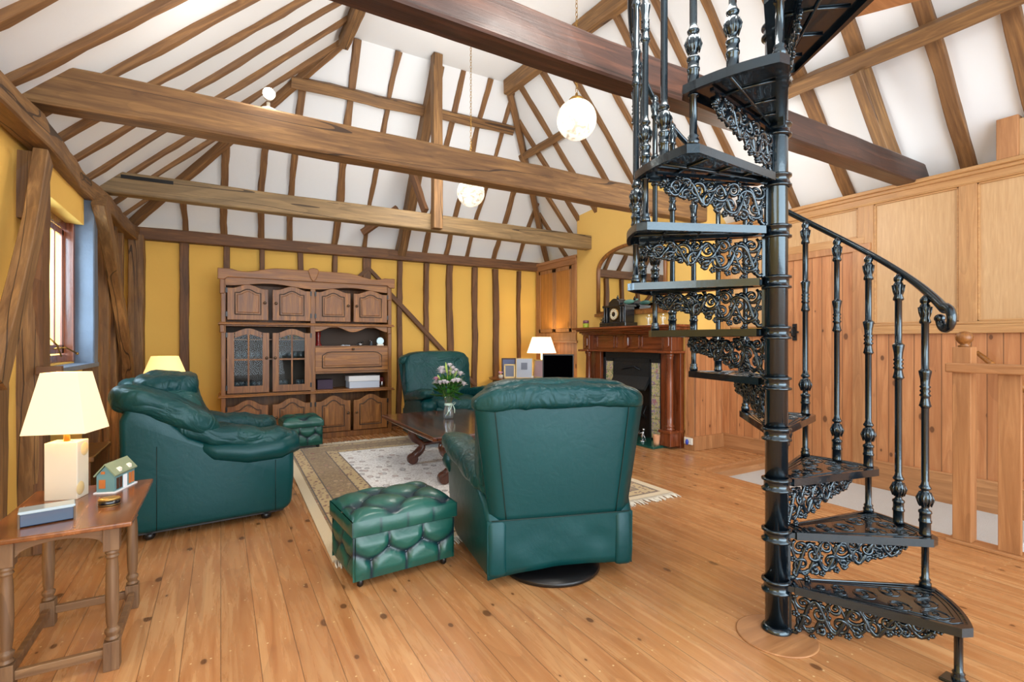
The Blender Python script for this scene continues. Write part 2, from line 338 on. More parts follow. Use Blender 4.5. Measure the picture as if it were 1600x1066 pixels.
# ------------------------------------------------------------------ mesh builder
class MB:
    def __init__(s): s.v = []; s.f = []; s.s = []; s.att = None
    def add(s, vs, fs, smooth=False, mt=None):
        o = len(s.v)
        for p in vs: s.v.append(tuple(mt @ Vector(p)) if mt is not None else tuple(p))
        for f in fs: s.f.append(tuple(i + o for i in f)); s.s.append(smooth)
        return s
    def box(s, a, b, mt=None):
        (x0, y0, z0), (x1, y1, z1) = a, b
        x0, x1 = min(x0, x1), max(x0, x1); y0, y1 = min(y0, y1), max(y0, y1); z0, z1 = min(z0, z1), max(z0, z1)
        return s.add([(x0, y0, z0), (x1, y0, z0), (x1, y1, z0), (x0, y1, z0), (x0, y0, z1), (x1, y0, z1), (x1, y1, z1), (x0, y1, z1)],
                     [(0, 3, 2, 1), (4, 5, 6, 7), (0, 1, 5, 4), (1, 2, 6, 5), (2, 3, 7, 6), (3, 0, 4, 7)], False, mt)
    def cbox(s, c, d, mt=None):
        return s.box([c[i] - d[i] / 2 for i in range(3)], [c[i] + d[i] / 2 for i in range(3)], mt)
    def prism(s, poly, axis, lo, hi, mt=None, smooth=False):
        """poly in the two other axes (cyclic order), extruded along axis"""
        n = len(poly); ar = sum(poly[i][0] * poly[(i + 1) % n][1] - poly[(i + 1) % n][0] * poly[i][1] for i in range(n))
        if ar < 0: poly = poly[::-1]
        def P(p, h):
            if axis == 2: return (p[0], p[1], h)
            if axis == 0: return (h, p[0], p[1])
            return (p[1], h, p[0])
        vs = [P(p, lo) for p in poly] + [P(p, hi) for p in poly]
        s.add(vs, [tuple(range(n - 1, -1, -1)), tuple(range(n, 2 * n))], False, mt)
        o = len(s.v) - 2 * n
        for i in range(n):
            j = (i + 1) % n; s.f.append((o + i, o + j, o + n + j, o + n + i)); s.s.append(smooth)
        return s
    def lathe(s, prof, c=(0, 0, 0), n=20, flute=None, mt=None, a0=0, cap=True):
        """prof: [(r,z)...] bottom to top; flute=(zlo,zhi,depth)"""
        vs = []; fs = []; m = len(prof)
        for r, z in prof:
            for k in range(n):
                a = a0 + 2 * PI * k / n; rr = r
                if flute and flute[0] <= z <= flute[1] and k % 2: rr = r * (1 - flute[2])
                vs.append((c[0] + rr * math.cos(a), c[1] + rr * math.sin(a), c[2] + z))
        for i in range(m - 1):
            for k in range(n):
                k2 = (k + 1) % n; fs.append((i * n + k, i * n + k2, (i + 1) * n + k2, (i + 1) * n + k))
        s.add(vs, fs, True, mt)
        if cap:
            o = len(s.v) - len(vs)
            s.f.append(tuple(o + k for k in range(n - 1, -1, -1))); s.s.append(False)
            s.f.append(tuple(o + (m - 1) * n + k for k in range(n))); s.s.append(False)
        return s
    def tube(s, pts, r, n=8, mt=None, flat=1.0, fdir=None, smooth=True):
        pts = [Vector(p) for p in pts]; N = len(pts)
        rs = r if isinstance(r, (list, tuple)) else [r] * N
        vs = []; fs = []; up = None
        for i, p in enumerate(pts):
            t = (pts[min(i + 1, N - 1)] - pts[max(i - 1, 0)])
            t = t.normalized() if t.length > 1e-9 else Vector((0, 0, 1))
            if up is None:
                up = Vector(fdir) if fdir else (Vector((0, 0, 1)) if abs(t.z) < .9 else Vector((1, 0, 0)))
            b = t.cross(up)
            if b.length < 1e-6: b = t.orthogonal()
            b.normalize(); nn = b.cross(t).normalized(); 
            if not fdir: up = nn
            for k in range(n):
                a = 2 * PI * k / n
                vs.append(p + b * (math.cos(a) * rs[i]) + nn * (math.sin(a) * rs[i] * flat))
        for i in range(N - 1):
            for k in range(n):
                k2 = (k + 1) % n; fs.append((i * n + k, i * n + k2, (i + 1) * n + k2, (i + 1) * n + k))
        fs.append(tuple(range(n - 1, -1, -1))); fs.append(tuple((N - 1) * n + k for k in range(n)))
        return s.add(vs, fs, smooth, mt)
    def ball(s, c, r, n=10, m=7, mt=None):
        if not isinstance(r, (tuple, list)): r = (r, r, r)
        vs = [(c[0], c[1], c[2] - r[2])]; fs = []
        for i in range(1, m):
            a = -PI / 2 + PI * i / m
            for k in range(n):
                b = 2 * PI * k / n
                vs.append((c[0] + r[0] * math.cos(a) * math.cos(b), c[1] + r[1] * math.cos(a) * math.sin(b), c[2] + r[2] * math.sin(a)))
        vs.append((c[0], c[1], c[2] + r[2])); L = len(vs) - 1
        for k in range(n): fs.append((0, 1 + (k + 1) % n, 1 + k))
        for i in range(m - 2):
            for k in range(n):
                k2 = (k + 1) % n; fs.append((1 + i * n + k, 1 + i * n + k2, 1 + (i + 1) * n + k2, 1 + (i + 1) * n + k))
        for k in range(n): fs.append((1 + (m - 2) * n + k, 1 + (m - 2) * n + (k + 1) % n, L))
        return s.add(vs, fs, True, mt)
    def puff(s, c, h, e=.45, amp=.012, freq=7, seed=0, nu=40, nv=22, fn=None, mt=None, e2=None, stretch=(1, 1, 1)):
        """padded cushion: superellipsoid with wrinkles; fn deforms the local point (x,y,z in -1..1 scaled)"""
        e2 = e if e2 is None else e2
        def sp(v, p): return math.copysign(abs(v) ** p, v)
        vs = []; fs = []
        def pt(a, b):
            x = sp(math.cos(a), e) * sp(math.cos(b), e2); y = sp(math.cos(a), e) * sp(math.sin(b), e2); z = sp(math.sin(a), e)
            p = Vector((x * h[0], y * h[1], z * h[2]))
            nrm = Vector((x / h[0], y / h[1], z / h[2])); nrm = nrm.normalized() if nrm.length > 0 else Vector((0, 0, 1))
            q = Vector((p.x * stretch[0], p.y * stretch[1], p.z * stretch[2])) * freq + Vector((seed * 3.7, seed * 1.3, seed))
            d = noise.noise(q) + .5 * abs(noise.noise(q * 2.1)) 
            p = p + nrm * (d * amp)
            if fn: p = Vector(fn(p))
            return (p.x + c[0], p.y + c[1], p.z + c[2])
        vs.append(pt(-PI / 2, 0))
        for i in range(1, nv):
            a = -PI / 2 + PI * i / nv
            for k in range(nu): vs.append(pt(a, 2 * PI * k / nu))
        vs.append(pt(PI / 2, 0)); L = len(vs) - 1
        for k in range(nu): fs.append((0, 1 + (k + 1) % nu, 1 + k))
        for i in range(nv - 2):
            for k in range(nu):
                k2 = (k + 1) % nu; fs.append((1 + i * nu + k, 1 + i * nu + k2, 1 + (i + 1) * nu + k2, 1 + (i + 1) * nu + k))
        for k in range(nu): fs.append((1 + (nv - 2) * nu + k, 1 + (nv - 2) * nu + (k + 1) % nu, L))
        return s.add(vs, fs, True, mt)
    def build(s, name, mat, parent=None, bevel=0, seg=2, sub=0, smooth=None, loc=None, rotz=0):
        me = bpy.data.meshes.new(name); me.from_pydata(s.v, [], s.f); me.materials.append(mat if not isinstance(mat, str) else M[mat])
        me.polygons.foreach_set('use_smooth', [bool(x) if smooth is None else smooth for x in s.s])
        if s.att is not None:
            a = me.attributes.new('tuft', 'FLOAT', 'POINT'); a.data.foreach_set('value', s.att)
        me.update()
        o = bpy.data.objects.new(name, me); COL.objects.link(o)
        if parent: o.parent = parent
        if loc: o.location = loc
        if rotz: o.rotation_euler.z = rotz
        if bevel:
            m = o.modifiers.new('bevel', 'BEVEL'); m.width = bevel; m.segments = seg; m.limit_method = 'ANGLE'; m.angle_limit = math.radians(40)
        if sub:
            m = o.modifiers.new('sub', 'SUBSURF'); m.levels = sub; m.render_levels = sub
        return o
def tag(o, label, cat, group=None):
    o['label'] = label; o['category'] = cat
    if group: o['group'] = group
    return o
def thing(name, label, cat, loc=(0, 0, 0), rz=0, group=None, scale=1):
    o = bpy.data.objects.new(name, None); COL.objects.link(o); o.empty_display_size = .1
    o.location = loc; o.rotation_euler = (0, 0, rz); o.scale = (scale,) * 3
    return tag(o, label, cat, group)
def struct(o): o['kind'] = 'structure'; return o
def copy_thing(root, loc, rz=0, label=None):
    def rec(o, par):
        c = o.copy(); COL.objects.link(c); c.parent = par
        for ch in list(o.children): rec(ch, c)
        return c
    r = rec(root, None); r.location = loc; r.rotation_euler = (0, 0, rz)
    if label: r['label'] = label
    return r
ORD = ['first', 'second', 'third', 'fourth', 'fifth', 'sixth', 'seventh', 'eighth', 'ninth', 'tenth', 'eleventh', 'twelfth', 'thirteenth', 'fourteenth', 'fifteenth', 'sixteenth', 'seventeenth', 'eighteenth']

def timber(name, p0, p1, w, h, mat, label, cat='beam', group=None, up=(0, 0, 1), rough=.008, seed=None, curve=None, taper=None, parent=None):
    """squared old timber from p0 to p1; local X is the length, w across, h along up; p0/p1 are the centre line"""
    p0 = Vector(p0); p1 = Vector(p1); x = (p1 - p0); L = x.length; x.normalize()
    z = Vector(up); z = (z - x * z.dot(x)).normalized(); y = z.cross(x)
    seed = random.random() * 100 if seed is None else seed
    n = max(3, int(L / .14)); b = MB(); ch = .12
    base = [(-1, -1 + ch), (-1 + ch, -1), (1 - ch, -1), (1, -1 + ch), (1, 1 - ch), (1 - ch, 1), (-1 + ch, 1), (-1, 1 - ch)]
    vs = []; fs = []
    for i in range(n + 1):
        u = i / n; X = u * L
        oy = noise.noise(Vector((X * .9, seed, 1))) * rough * 2.2; oz = noise.noise(Vector((X * .9, seed, 7))) * rough * 1.2
        if curve: oy += curve[0] * math.sin(PI * u); oz += curve[1] * math.sin(PI * u)
        k = 1 if not taper else taper[0] + (taper[1] - taper[0]) * u
        for j, (a, c) in enumerate(base):
            q = j // 2
            e = noise.noise(Vector((X * 3.2, seed + q * 9.1, 3))) * rough + noise.noise(Vector((X * 9, seed + q * 5.1, 5))) * rough * .4
            vs.append((X, a * (w / 2 * k + e) + oy, c * (h / 2 * k + e * .5) + oz))
    for i in range(n):
        for k in range(8):
            k2 = (k + 1) % 8; fs.append((i * 8 + k, i * 8 + k2, (i + 1) * 8 + k2, (i + 1) * 8 + k))
    fs.append(tuple(range(7, -1, -1))); fs.append(tuple(n * 8 + k for k in range(8)))
    b.add(vs, fs, False)
    o = b.build(name, mat, parent)
    o.matrix_world = Matrix(((x.x, y.x, z.x, p0.x), (x.y, y.y, z.y, p0.y), (x.z, y.z, z.z, p0.z), (0, 0, 0, 1)))
    if label: tag(o, label, cat, group)
    return o

# ------------------------------------------------------------------ the room shell
YN = -3.0
# floor with the stairwell cut out
b = MB(); b.prism([(-1.35, YN), (4.25, YN), (4.25, 3.50), (5.45, 3.50), (5.45, 7.9), (-1.35, 7.9)], 2, -.085, 0)
struct(b.build('floor', 'floor'))
b = MB(); b.box((4.20, 1.22, -.2), (5.44, 3.52, -.088))
for i in range(4): b.box((4.20, 1.22 - .26 * (i + 1), -.3 - .19 * (i + 1)), (5.44, 1.22 - .26 * i, -.088 - .19 * (i + 1)))
b.box((4.2, YN, -1.2), (5.44, .18, -1.04))
tag(b.build('stair_carpet', 'carpet', bevel=.012), 'cream carpet on the sunken landing and steps beside the panelled wall', 'carpet')
b = MB(); b.box((4.23, 1.0, -.5), (4.25, 3.5, -.001)); b.box((4.25, 3.47, -.10), (5.43, 3.50, .001))
struct(b.build('trim_1', 'pine_l'))
# window wall
wy0, wy1, wz0, wz1 = 4.28, 5.45, 1.14, 2.36
b = MB(); b.box((-1.22, YN, -.09), (-1.06, wy0, 2.56)); b.box((-1.22, wy1, -.09), (-1.06, 7.9, 2.56)); b.box((-1.22, wy0, -.09), (-1.06, wy1, wz0)); b.box((-1.22, wy0, wz1), (-1.06, wy1, 2.56))
struct(b.build('wall_left', 'yellow'))
b = MB(); b.box((-1.35, 7.65, -.09), (5.6, 7.9, 2.66)); struct(b.build('wall_back', 'yellow'))
# wall with fireplace (chimney breast) and recessed panelled wall
b = MB(); b.box((4.93, 4.12, -.09), (5.9, 6.42, 3.6)); struct(b.build('wall_chimney', 'yellow_pale'))
b = MB(); b.box((4.97, 6.42, -.09), (5.9, 7.66, 2.72)); struct(b.build('wall_right', 'yellow'))
b = MB(); b.box((5.45, YN, -1.3), (5.62, 4.12, 2.70)); struct(b.build('wall_stair', 'yellow_pale'))
b = MB(); b.box((5.6, YN, -1.3), (6.3, 4.12, 2.72)); struct(b.build('wall_outer', 'plaster'))

# roof slopes (undersides are white plaster)
def slab(name, pts, off):
    pts = [Vector(p) for p in pts]; n = (pts[1] - pts[0]).cross(pts[2] - pts[0]).normalized()
    if n.z < 0: n = -n
    b = MB(); k = len(pts); b.add([p for p in pts] + [p + n * off for p in pts],
        [tuple(range(k)), tuple(range(2 * k - 1, k - 1, -1))] + [(i, i + k, (i + 1) % k + k, (i + 1) % k) for i in range(k)])
    return struct(b.build(name, 'plaster')), n
ZT = 4.95; ZE = 2.72
DX = .0642
def RE(y): return 5.35 + DX * (7.75 - y)      # far eave line
def RT(y): return 3.55 + DX * (6.15 - y)      # far top line
o, nL = slab('ceiling', [(-1.30, YN, ZE - .24), (-1.30, 7.99, ZE - .24), (1.28, 6.15, ZT), (1.28, YN, ZT)], .1)
nL = Vector((-(ZT - ZE), 0, 1.28 + 1.05)).normalized()
o, nR = slab('ceiling', [(RE(7.75) , 7.75, ZE), (RT(6.15), 6.15, ZT), (RT(YN), YN, ZT), (RE(YN), YN, ZE)], .1)
o, nB = slab('ceiling', [(-1.05, 7.75, ZE), (RE(7.75), 7.75, ZE), (RT(6.15), 6.15, ZT), (1.28, 6.15, ZT)], .1)
struct(MB().box((1.2, YN, ZT), (4.3, 6.2, ZT + .1)).build('ceiling', 'plaster'))

# ------------------------------------------------------------------ roof timbers
n_ = 0
def rafter(p0, p1, nrm, w, h, label, mat='timber_r', rough=.010):
    d = Vector(nrm) * (-h / 2 + .012)
    return timber('rafter', Vector(p0) + d, Vector(p1) + d, w, h, mat, label, 'rafter', 'oak rafters under the white roof', up=nrm, rough=rough)
Ls = [1.1, 1.62, 2.15, 2.7, 3.30, 3.80, 4.25, 4.72, 5.17, 5.66, 6.20, 6.69, 7.28]
for i, y in enumerate(Ls[::-1]):
    f = min(1, (7.75 - y) / 1.6)
    rafter((-1.02, y + random.uniform(-.03, .03), ZE + .03), (-1.05 + 2.33 * f, y, ZE + (ZT - ZE) * f), nL, random.uniform(.052, .075), .055,
           'sloping oak rafter on the roof slope above the window, %s counting from the back corner' % ORD[i], rough=.014)
Rs = [1.32, 1.77, 2.25, 2.72, 3.05, 3.24, 3.68, 3.92, 4.17, 4.65, 5.07, 5.48, 5.97, 6.40, 6.75, 7.18]
Rs = [y for y in Rs if y != 3.05]
for i, y in enumerate(Rs[::-1]):
    f = min(1, (7.75 - y) / 1.6)
    e = Vector((RE(y), y, ZE)); tp = Vector((RT(y), y, ZT))
    rafter(e, e + (tp - e) * f, nR, random.uniform(.055, .075) if y > 3 else .105, .06,
           'sloping oak rafter on the roof slope above the fireplace side, %s from the back' % ORD[i], rough=.008)
Bs = [-.39, .04, .48, .84, 1.43, 1.89, 2.83, 3.22, 3.60, 4.10, 4.6]
for i, x in enumerate(Bs):
    f = 1
    if x < 1.28: f = (x + 1.05) / 2.33
    if x > 3.55: f = (5.35 - x) / 1.8
    rafter((x, 7.72, ZE + .03), (x, 7.75 - 1.6 * f, ZE + (ZT - ZE) * f), nB, random.uniform(.05, .085), .05,
           'wavy oak rafter on the back roof slope, %s counting from the window side' % ORD[i], rough=.020)
d = Vector(nB) * -.1
timber('principal_rafter', Vector((2.42, 7.72, ZE)) + d, Vector((2.42, 6.17, ZT)) + d, .13, .2, 'timber', 'thick middle rafter of the back roof slope behind the upright post', 'rafter', up=nB)
hl = Vector((-.6, .4, -1)).normalized()
timber('hip_rafter', (-.98, 7.64, ZE - .02), (1.30, 6.13, ZT - .03), .085, .09, 'timber_r', 'oak hip rafter running up from the back corner nearest the window', 'rafter', rough=.010)
timber('hip_rafter', (5.20, 7.64, ZE - .02), (3.50, 6.13, ZT - .03), .08, .09, 'timber_r', 'oak hip rafter running up from the back corner above the cupboard', 'rafter')
# purlins
timber('purlin', (.72, 6.47, 4.40), (2.36, 6.47, 4.42), .13, .13, 'timber', 'cross purlin on the back roof slope, on the window side of the post', 'beam', up=nB, rough=.012)
timber('purlin', (2.46, 6.47, 4.46), (3.76, 6.47, 4.46), .12, .12, 'timber', 'cross purlin on the back roof slope, on the chimney side of the post', 'beam', up=nB)
timber('purlin', (1.24, 6.05, 4.82), (1.24, -.5, 4.82), .11, .2, 'timber', 'high purlin along the top of the window-side roof slope, cut end showing', 'beam')
timber('purlin', (3.44, 6.08, 4.84), (3.85, -.5, 4.84), .11, .2, 'timber', 'high purlin along the top of the chimney-side slope, cut end showing', 'beam')
timber('purlin', (4.08, 6.72, 4.20), (4.11, 5.05, 4.20), .10, .13, 'timber', 'short purlin across the rafters beside the white globe lamp', 'beam', up=nR)
timber('purlin', (4.68, 3.00, 3.70), (4.80, -.2, 3.70), .12, .15, 'timber', 'long straight purlin across the rafters above the oak panelling', 'beam', up=nR)
# tie beams
def tie(y0, y1, z0, z1, x0, x1, mat, label, r=.008):
    return timber('tie_beam', (x0, (y0 + y1) / 2, (z0 + z1) / 2), (x1, (y0 + y1) / 2, (z0 + z1) / 2), y1 - y0, z1 - z0, mat, label, 'beam', rough=r)
tie(2.06, 2.21, 2.73, 2.93, -1.15, 5.75, 'timber_red', 'dark reddish tie beam crossing in front of the spiral stair', .005)
tie(3.98, 4.14, 2.73, 2.98, -1.42, 4.98, 'timber', 'long light brown tie beam crossing the whole room with a spot lamp on top', .006)
tie(6.05, 6.20, 2.73, 2.94, -1.08, 4.98, 'timber_grey', 'greyish tie beam nearest the back wall, blackened at its window end', .006)
b = MB(); b.cbox((0, 0, 0), (.42, .004, .035)); 
tag(b.build('soot_stained_peg_plate', 'black', loc=(-.62, 6.044, 2.895), bevel=.002), 'blackened iron plate on the face of the greyish tie beam', 'plate')
timber('king_post', (2.37, 5.985, 2.74), (2.37, 5.985, 4.94), .12, .12, 'timber', 'upright oak post standing against the back tie beam up to the ceiling', 'post', up=(0, 1, 0), rough=.004)
timber('post_brace', (2.18, 6.75, 4.0), (2.27, 6.12, 2.98), .06, .10, 'timber_dark', 'short dark brace from the middle rafter down to the back tie beam', 'brace')
timber('post_brace', (1.75, 7.25, 2.86), (2.15, 6.9, 3.18), .07, .09, 'timber_dark', 'short slanting brace low on the back roof slope behind the tie beam', 'brace')
timber('purlin_brace', (5.12, 2.14, 2.88), (4.72, 2.22, 3.62), .10, .14, 'timber', 'slanting oak brace rising from the red-brown tie beam to the long purlin', 'brace')
# wall plates
timber('wall_plate', (-1.07, -1.0, 2.48), (-.93, 7.6, 2.63), .13, .16, 'timber', 'rough gnarled wall plate along the top of the window wall', 'beam', rough=.022)
timber('wall_plate', (-1.0, 7.60, 2.63), (5.0, 7.60, 2.65), .12, .15, 'timber_dark', 'oak wall plate along the top of the yellow back wall', 'beam', rough=.008)

# ------------------------------------------------------------------ wall timbers
for i, (x, w) in enumerate([(-.39, .10), (.07, .07), (.49, .06), (.96, .07), (1.44, .07), (1.91, .12), (2.39, .075), (2.83, .075), (3.25, .10), (3.69, .09), (4.11, .10), (4.57, .06)]):
    timber('wall_stud', (x, 7.625, .02), (x + random.uniform(-.02, .02), 7.625, 2.56), w, .07, 'timber_dark', 'upright oak stud on the yellow back wall, %s counting from the window corner' % ORD[i], 'stud', 'oak studs of the back wall', up=(0, 1, 0), rough=.010)
timber('wall_brace', (2.20, 7.60, 2.08), (3.70, 7.60, .58), .07, .07, 'timber_dark', 'diagonal oak brace on the back wall behind the armchair', 'brace', up=(0, 1, 0), rough=.005)
timber('wall_brace', (1.70, 7.61, 2.20), (1.91, 7.61, 2.40), .05, .05, 'timber_dark', 'tiny slanting brace above the cabinet on the window side of a stud', 'brace', up=(0, 1, 0))
timber('wall_brace', (2.20, 7.61, 2.14), (1.91, 7.61, 2.42), .05, .05, 'timber_dark', 'tiny slanting brace above the cabinet on the chimney side of a stud', 'brace', up=(0, 1, 0))
timber('corner_post', (-.885, 7.56, 0), (-.885, 7.56, 2.6), .15, .16, 'timber', 'thick oak corner post where the window wall meets the back wall', 'post', up=(1, 0, 0), rough=.012)
lp = [(3.43, .26, .12, 0, 1.36, 'thick oak post at the very edge of the view beside the side table'),
      (4.175, .15, .12, 2.05, 2.46, 'upper oak block of the notched post on the near side of the window'),
      (4.175, .15, .115, 0, 1.83, 'lower broad oak block of the notched post on the near side of the window'),
      (5.80, .10, .12, 0, 1.72, 'short worm-eaten oak stud below the curved brace beyond the window'),
      (6.28, .10, .12, 0, 2.55, 'oak stud on the window wall behind the curved brace'),
      (6.72, .10, .12, 0, 2.56, 'oak stud on the window wall, second before the corner post'),
      (7.12, .09, .12, 0, 2.58, 'slim oak stud on the window wall next to the corner post')]
for y, w, dd, za, zb, lab in lp:
    timber('wall_post', (-1.06 + dd / 2 - .01, y, za), (-1.06 + dd / 2 - .01, y, zb), w, dd, 'timber', lab, 'post', up=(1, 0, 0), rough=.012)
timber('wall_post', (-.965, 4.172, .01), (-.965, 4.172, 2.45), .158, .05, 'timber_dark', 'slim dark oak post facing the room on the near side of the window', 'post', up=(1, 0, 0), rough=.006)
timber('wall_post', (-1.0, 5.53, wz0 - .02), (-1.0, 5.53, 2.54), .15, .14, 'slate', 'timber post with painted blue daylight at the far side of the window', 'post', up=(1, 0, 0), rough=.008)
timber('wall_brace', (-.93, 4.05, 2.42), (-.93, 3.28, 1.10), .13, .07, 'timber', 'slanting oak brace leaning from the tall post towards the viewer', 'brace', up=(1, 0, 0), curve=(.05, 0), rough=.010)
timber('wall_brace', (-.89, 5.42, 2.50), (-.89, 7.15, .62), .17, .09, 'timber', 'curved oak brace crossing the studs past the window', 'brace', up=(1, 0, 0), curve=(.20, 0), rough=.014)
b = MB(); b.cbox((0, 0, 0), (.12, .05, .05)); tag(b.build('peg_block', 'timber_dark', loc=(-.90, 4.05, 1.13), bevel=.004), 'small square wooden peg sticking out of the broad post', 'peg')

# ------------------------------------------------------------------ window
w = bpy.data.objects.new('window_1', None); COL.objects.link(w); struct(w)
b = MB(); b.box((-1.20, wy0 - .03, wz0 - .05), (-.92, wy1 + .16, wz0 - .012)); b.build('window_sill', 'slate', w, bevel=.006)
b = MB(); b.box((-1.16, wy0, 2.28), (-.99, wy1 - .02, 2.50)); b.build('head_casing', 'yellow', w, bevel=.004)
b = MB()
xa, xb = -1.13, -1.10
b.box((xa, wy0, wz0), (xb, wy1, wz0 + .06)); b.box((xa, wy0, 2.22), (xb, wy1, 2.28)); b.box((xa, wy1 - .06, wz0), (xb + .05, wy1, 2.28)); b.box((xa, wy0, wz0), (xb, wy0 + .06, 2.28)); b.box((xa, 4.83, wz0), (xb, 4.89, 2.28))
b.build('window_frame', 'mahog', w, bevel=.004)
for (a, c) in ((wy0 + .07, 4.82), (4.90, wy1 - .07)):
    b = MB(); z0, z1 = wz0 + .07, 2.215; xa, xb = -1.126, -1.108
    b.box((xa, a, z0), (xb, c, z0 + .07)); b.box((xa, a, z1 - .05), (xb, c, z1)); b.box((xa, a, z0), (xb, a + .05, z1)); b.box((xa, c - .05, z0), (xb, c, z1)); b.box((xa + .004, (a + c) / 2 - .012, z0), (xb - .002, (a + c) / 2 + .012, z1))
    s = b.build('casement', 'mahog', w, bevel=.004)
    MB().box((-1.119, a + .04, z0 + .05), (-1.116, c - .04, z1 - .04)).build('pane', 'pane', s)
b = MB(); b.tube([(-1.10, 5.05, 1.25), (-1.04, 5.10, 1.26), (-.99, 5.2, 1.21)], .006); b.tube([(-1.10, 4.95, 1.33), (-1.07, 5.0, 1.28), (-1.06, 5.08, 1.19)], .006); b.ball((-.99, 5.2, 1.21), .011)
b.build('window_stay', 'brass', w)
# what stands outside the window: weatherboarded wall across the yard and ground
b = MB(); b.box((-6, -2, -.4), (-1.23, 22, -.3)); tag(b.build('yard_ground', plain('yard_gravel', (150, 150, 146), .9, bump=.4)), 'pale gravel yard outside the window', 'ground')['kind'] = 'structure'
b = MB()
for i in range(60): b.box((-2.65, 3 + i * .30, -.35), (-2.62 + (i % 2) * .04, 3 + i * .30 + .28, 3.4))
tag(b.build('boarded_fence', plain('weathered_board', (206, 218, 232), .8, var=.5)), 'weathered grey board fence seen through the window', 'fence')

# ------------------------------------------------------------------ joinery of the chimney side
wood_t = lambda n, m, P, Q, bv=.004: struct(MB().box(P, Q).build(n, m, bevel=bv))
# chimney return wainscot and chimney front wainscot
wood_t('trim_2', 'pine_x', (4.93, 4.095, .16), (5.452, 4.122, 1.37)); wood_t('trim_3', 'pine_y', (4.905, 4.10, .16), (4.932, 4.24, 1.37))
b = MB(); b.box((4.885, 4.075, -.0), (4.932, 4.24, .17)); b.box((4.93, 4.07, 0), (5.452, 4.10, .17)); struct(b.build('baseboard_chimney', 'pine', bevel=.006))
# recessed wall : wainscot, baseboard, rail, panels, cornice
wood_t('trim_4', 'pine_y', (5.425, YN, -1.0), (5.452, 2.46, 1.38)); wood_t('trim_5', 'pine_y', (5.425, 3.34, .1), (5.452, 4.12, 1.38))
b = MB(); b.box((5.405, 1.46, -.09), (5.43, 2.46, .165)); b.box((5.405, 3.50, 0), (5.43, 4.10, .165)); b.box((5.40, 1.46, .155), (5.43, 2.46, .175)); b.box((5.40, 3.34, .155), (5.43, 4.10, .175))
b.prism([(1.46, -.09), (1.46, .165), (1.40, .165), (.2, -.75), (.2, -1.0)], 0, 5.405, 5.43)
struct(b.build('baseboard_stair', 'pine_l', bevel=.004))
b = MB(); b.box((5.40, YN, 1.385), (5.45, 2.46, 1.45)); b.box((5.385, YN, 1.375), (5.45, 2.46, 1.395)); b.box((5.40, 3.34, 1.385), (5.45, 4.12, 1.45)); b.box((5.385, 3.34, 1.375), (5.45, 4.12, 1.395))
b.box((5.405, YN, 1.45), (5.45, 2.46, 1.475))
struct(b.build('trim_6', 'oak_rail', bevel=.006))
b = MB(); b.box((5.36, YN, 2.72), (5.62, 4.12, 2.755)); b.box((5.385, YN, 2.69), (5.45, 4.12, 2.722)); b.box((5.41, YN, 2.63), (5.45, 4.12, 2.70)); b.box((5.40, YN, 2.62), (5.45, 4.12, 2.635))
struct(b.build('trim_7', 'oak_rail', bevel=.008))
b = MB(); b.box((5.435, YN, 1.47), (5.452, 4.12, 2.63)); struct(b.build('wall_panelling', 'oak_panel'))
b = MB()
for (a, c) in ((2.42, 2.56), (1.66, 1.78), (.8, .92), (3.99, 4.12), (3.28, 3.36)): b.box((5.41, a, 1.46 if c < 3 or c > 3.4 else 1.46), (5.45, c, 2.63))
struct(b.build('trim_8', 'oak_stile', bevel=.004))
b = MB(); b.box((5.407, 2.5, 2.262), (5.45, 3.30, 2.33))
for (a, c, z0, z1) in ((1.78, 2.42, 1.475, 2.62), (.92, 1.66, 1.475, 2.62), (2.56, 3.28, 2.33, 2.62), (3.36, 3.99, 1.475, 2.62)):
    for q in ((a, z0, a + .014, z1), (c - .014, z0, c, z1), (a, z0, c, z0 + .014), (a, z1 - .014, c, z1)): b.box((5.418, q[0], q[1]), (5.45, q[2], q[3]))
struct(b.build('trim_9', 'oak_rail', bevel=.003))
# boxed upstand on top of the panelled wall
b = MB(); b.box((5.40, YN, 2.755), (5.62, 1.50, 3.05)); struct(b.build('wall_upstand', 'oak_panel'))
b = MB(); b.box((5.37, 1.40, 2.755), (5.63, 1.53, 3.08)); struct(b.build('trim_10', 'pine', bevel=.005))
# plank door
d = bpy.data.objects.new('door_1', None); COL.objects.link(d); struct(d)
MB().box((5.415, 2.60, -.08), (5.45, 3.28, 2.20)).build('door_boards', 'pine_y', d, bevel=.003)
b = MB(); b.box((5.395, 2.46, -.09), (5.455, 2.60, 2.25)); b.box((5.395, 3.27, -.0), (5.455, 3.36, 2.25)); b.box((5.392, 2.44, 2.19), (5.455, 3.37, 2.26)); b.build('door_frame', 'pine', d, bevel=.004)
b = MB(); b.box((5.395, 3.16, 1.32), (5.416, 3.20, 1.50)); b.tube([(5.39, 3.18, 1.36), (5.35, 3.18, 1.37), (5.35, 3.18, 1.45), (5.39, 3.18, 1.46)], .008); b.box((5.385, 3.13, 1.40), (5.395, 3.25, 1.42)); b.build('latch', 'black', d)
b = MB(); b.box((5.39, 3.34, .0), (5.43, 3.42, .05)); b.box((4.25, 3.36, -.088), (5.43, 3.47, -.02)); struct(b.build('trim_11', 'pine_lx'))
# socket with a blue plug by the chimney corner
t = thing('wall_socket', 'white wall socket with a blue plug-in by the fireplace corner baseboard', 'socket', (4.88, 4.165, .05))
MB().box((-.012, -.06, .02), (.006, .06, .10)).build('socket_plate', 'white_gloss', t, bevel=.003); MB().ball((-.03, 0, .05), (.02, .018, .035)).build('plug_in', plain('blue_plastic', (30, 60, 170), .3), t)

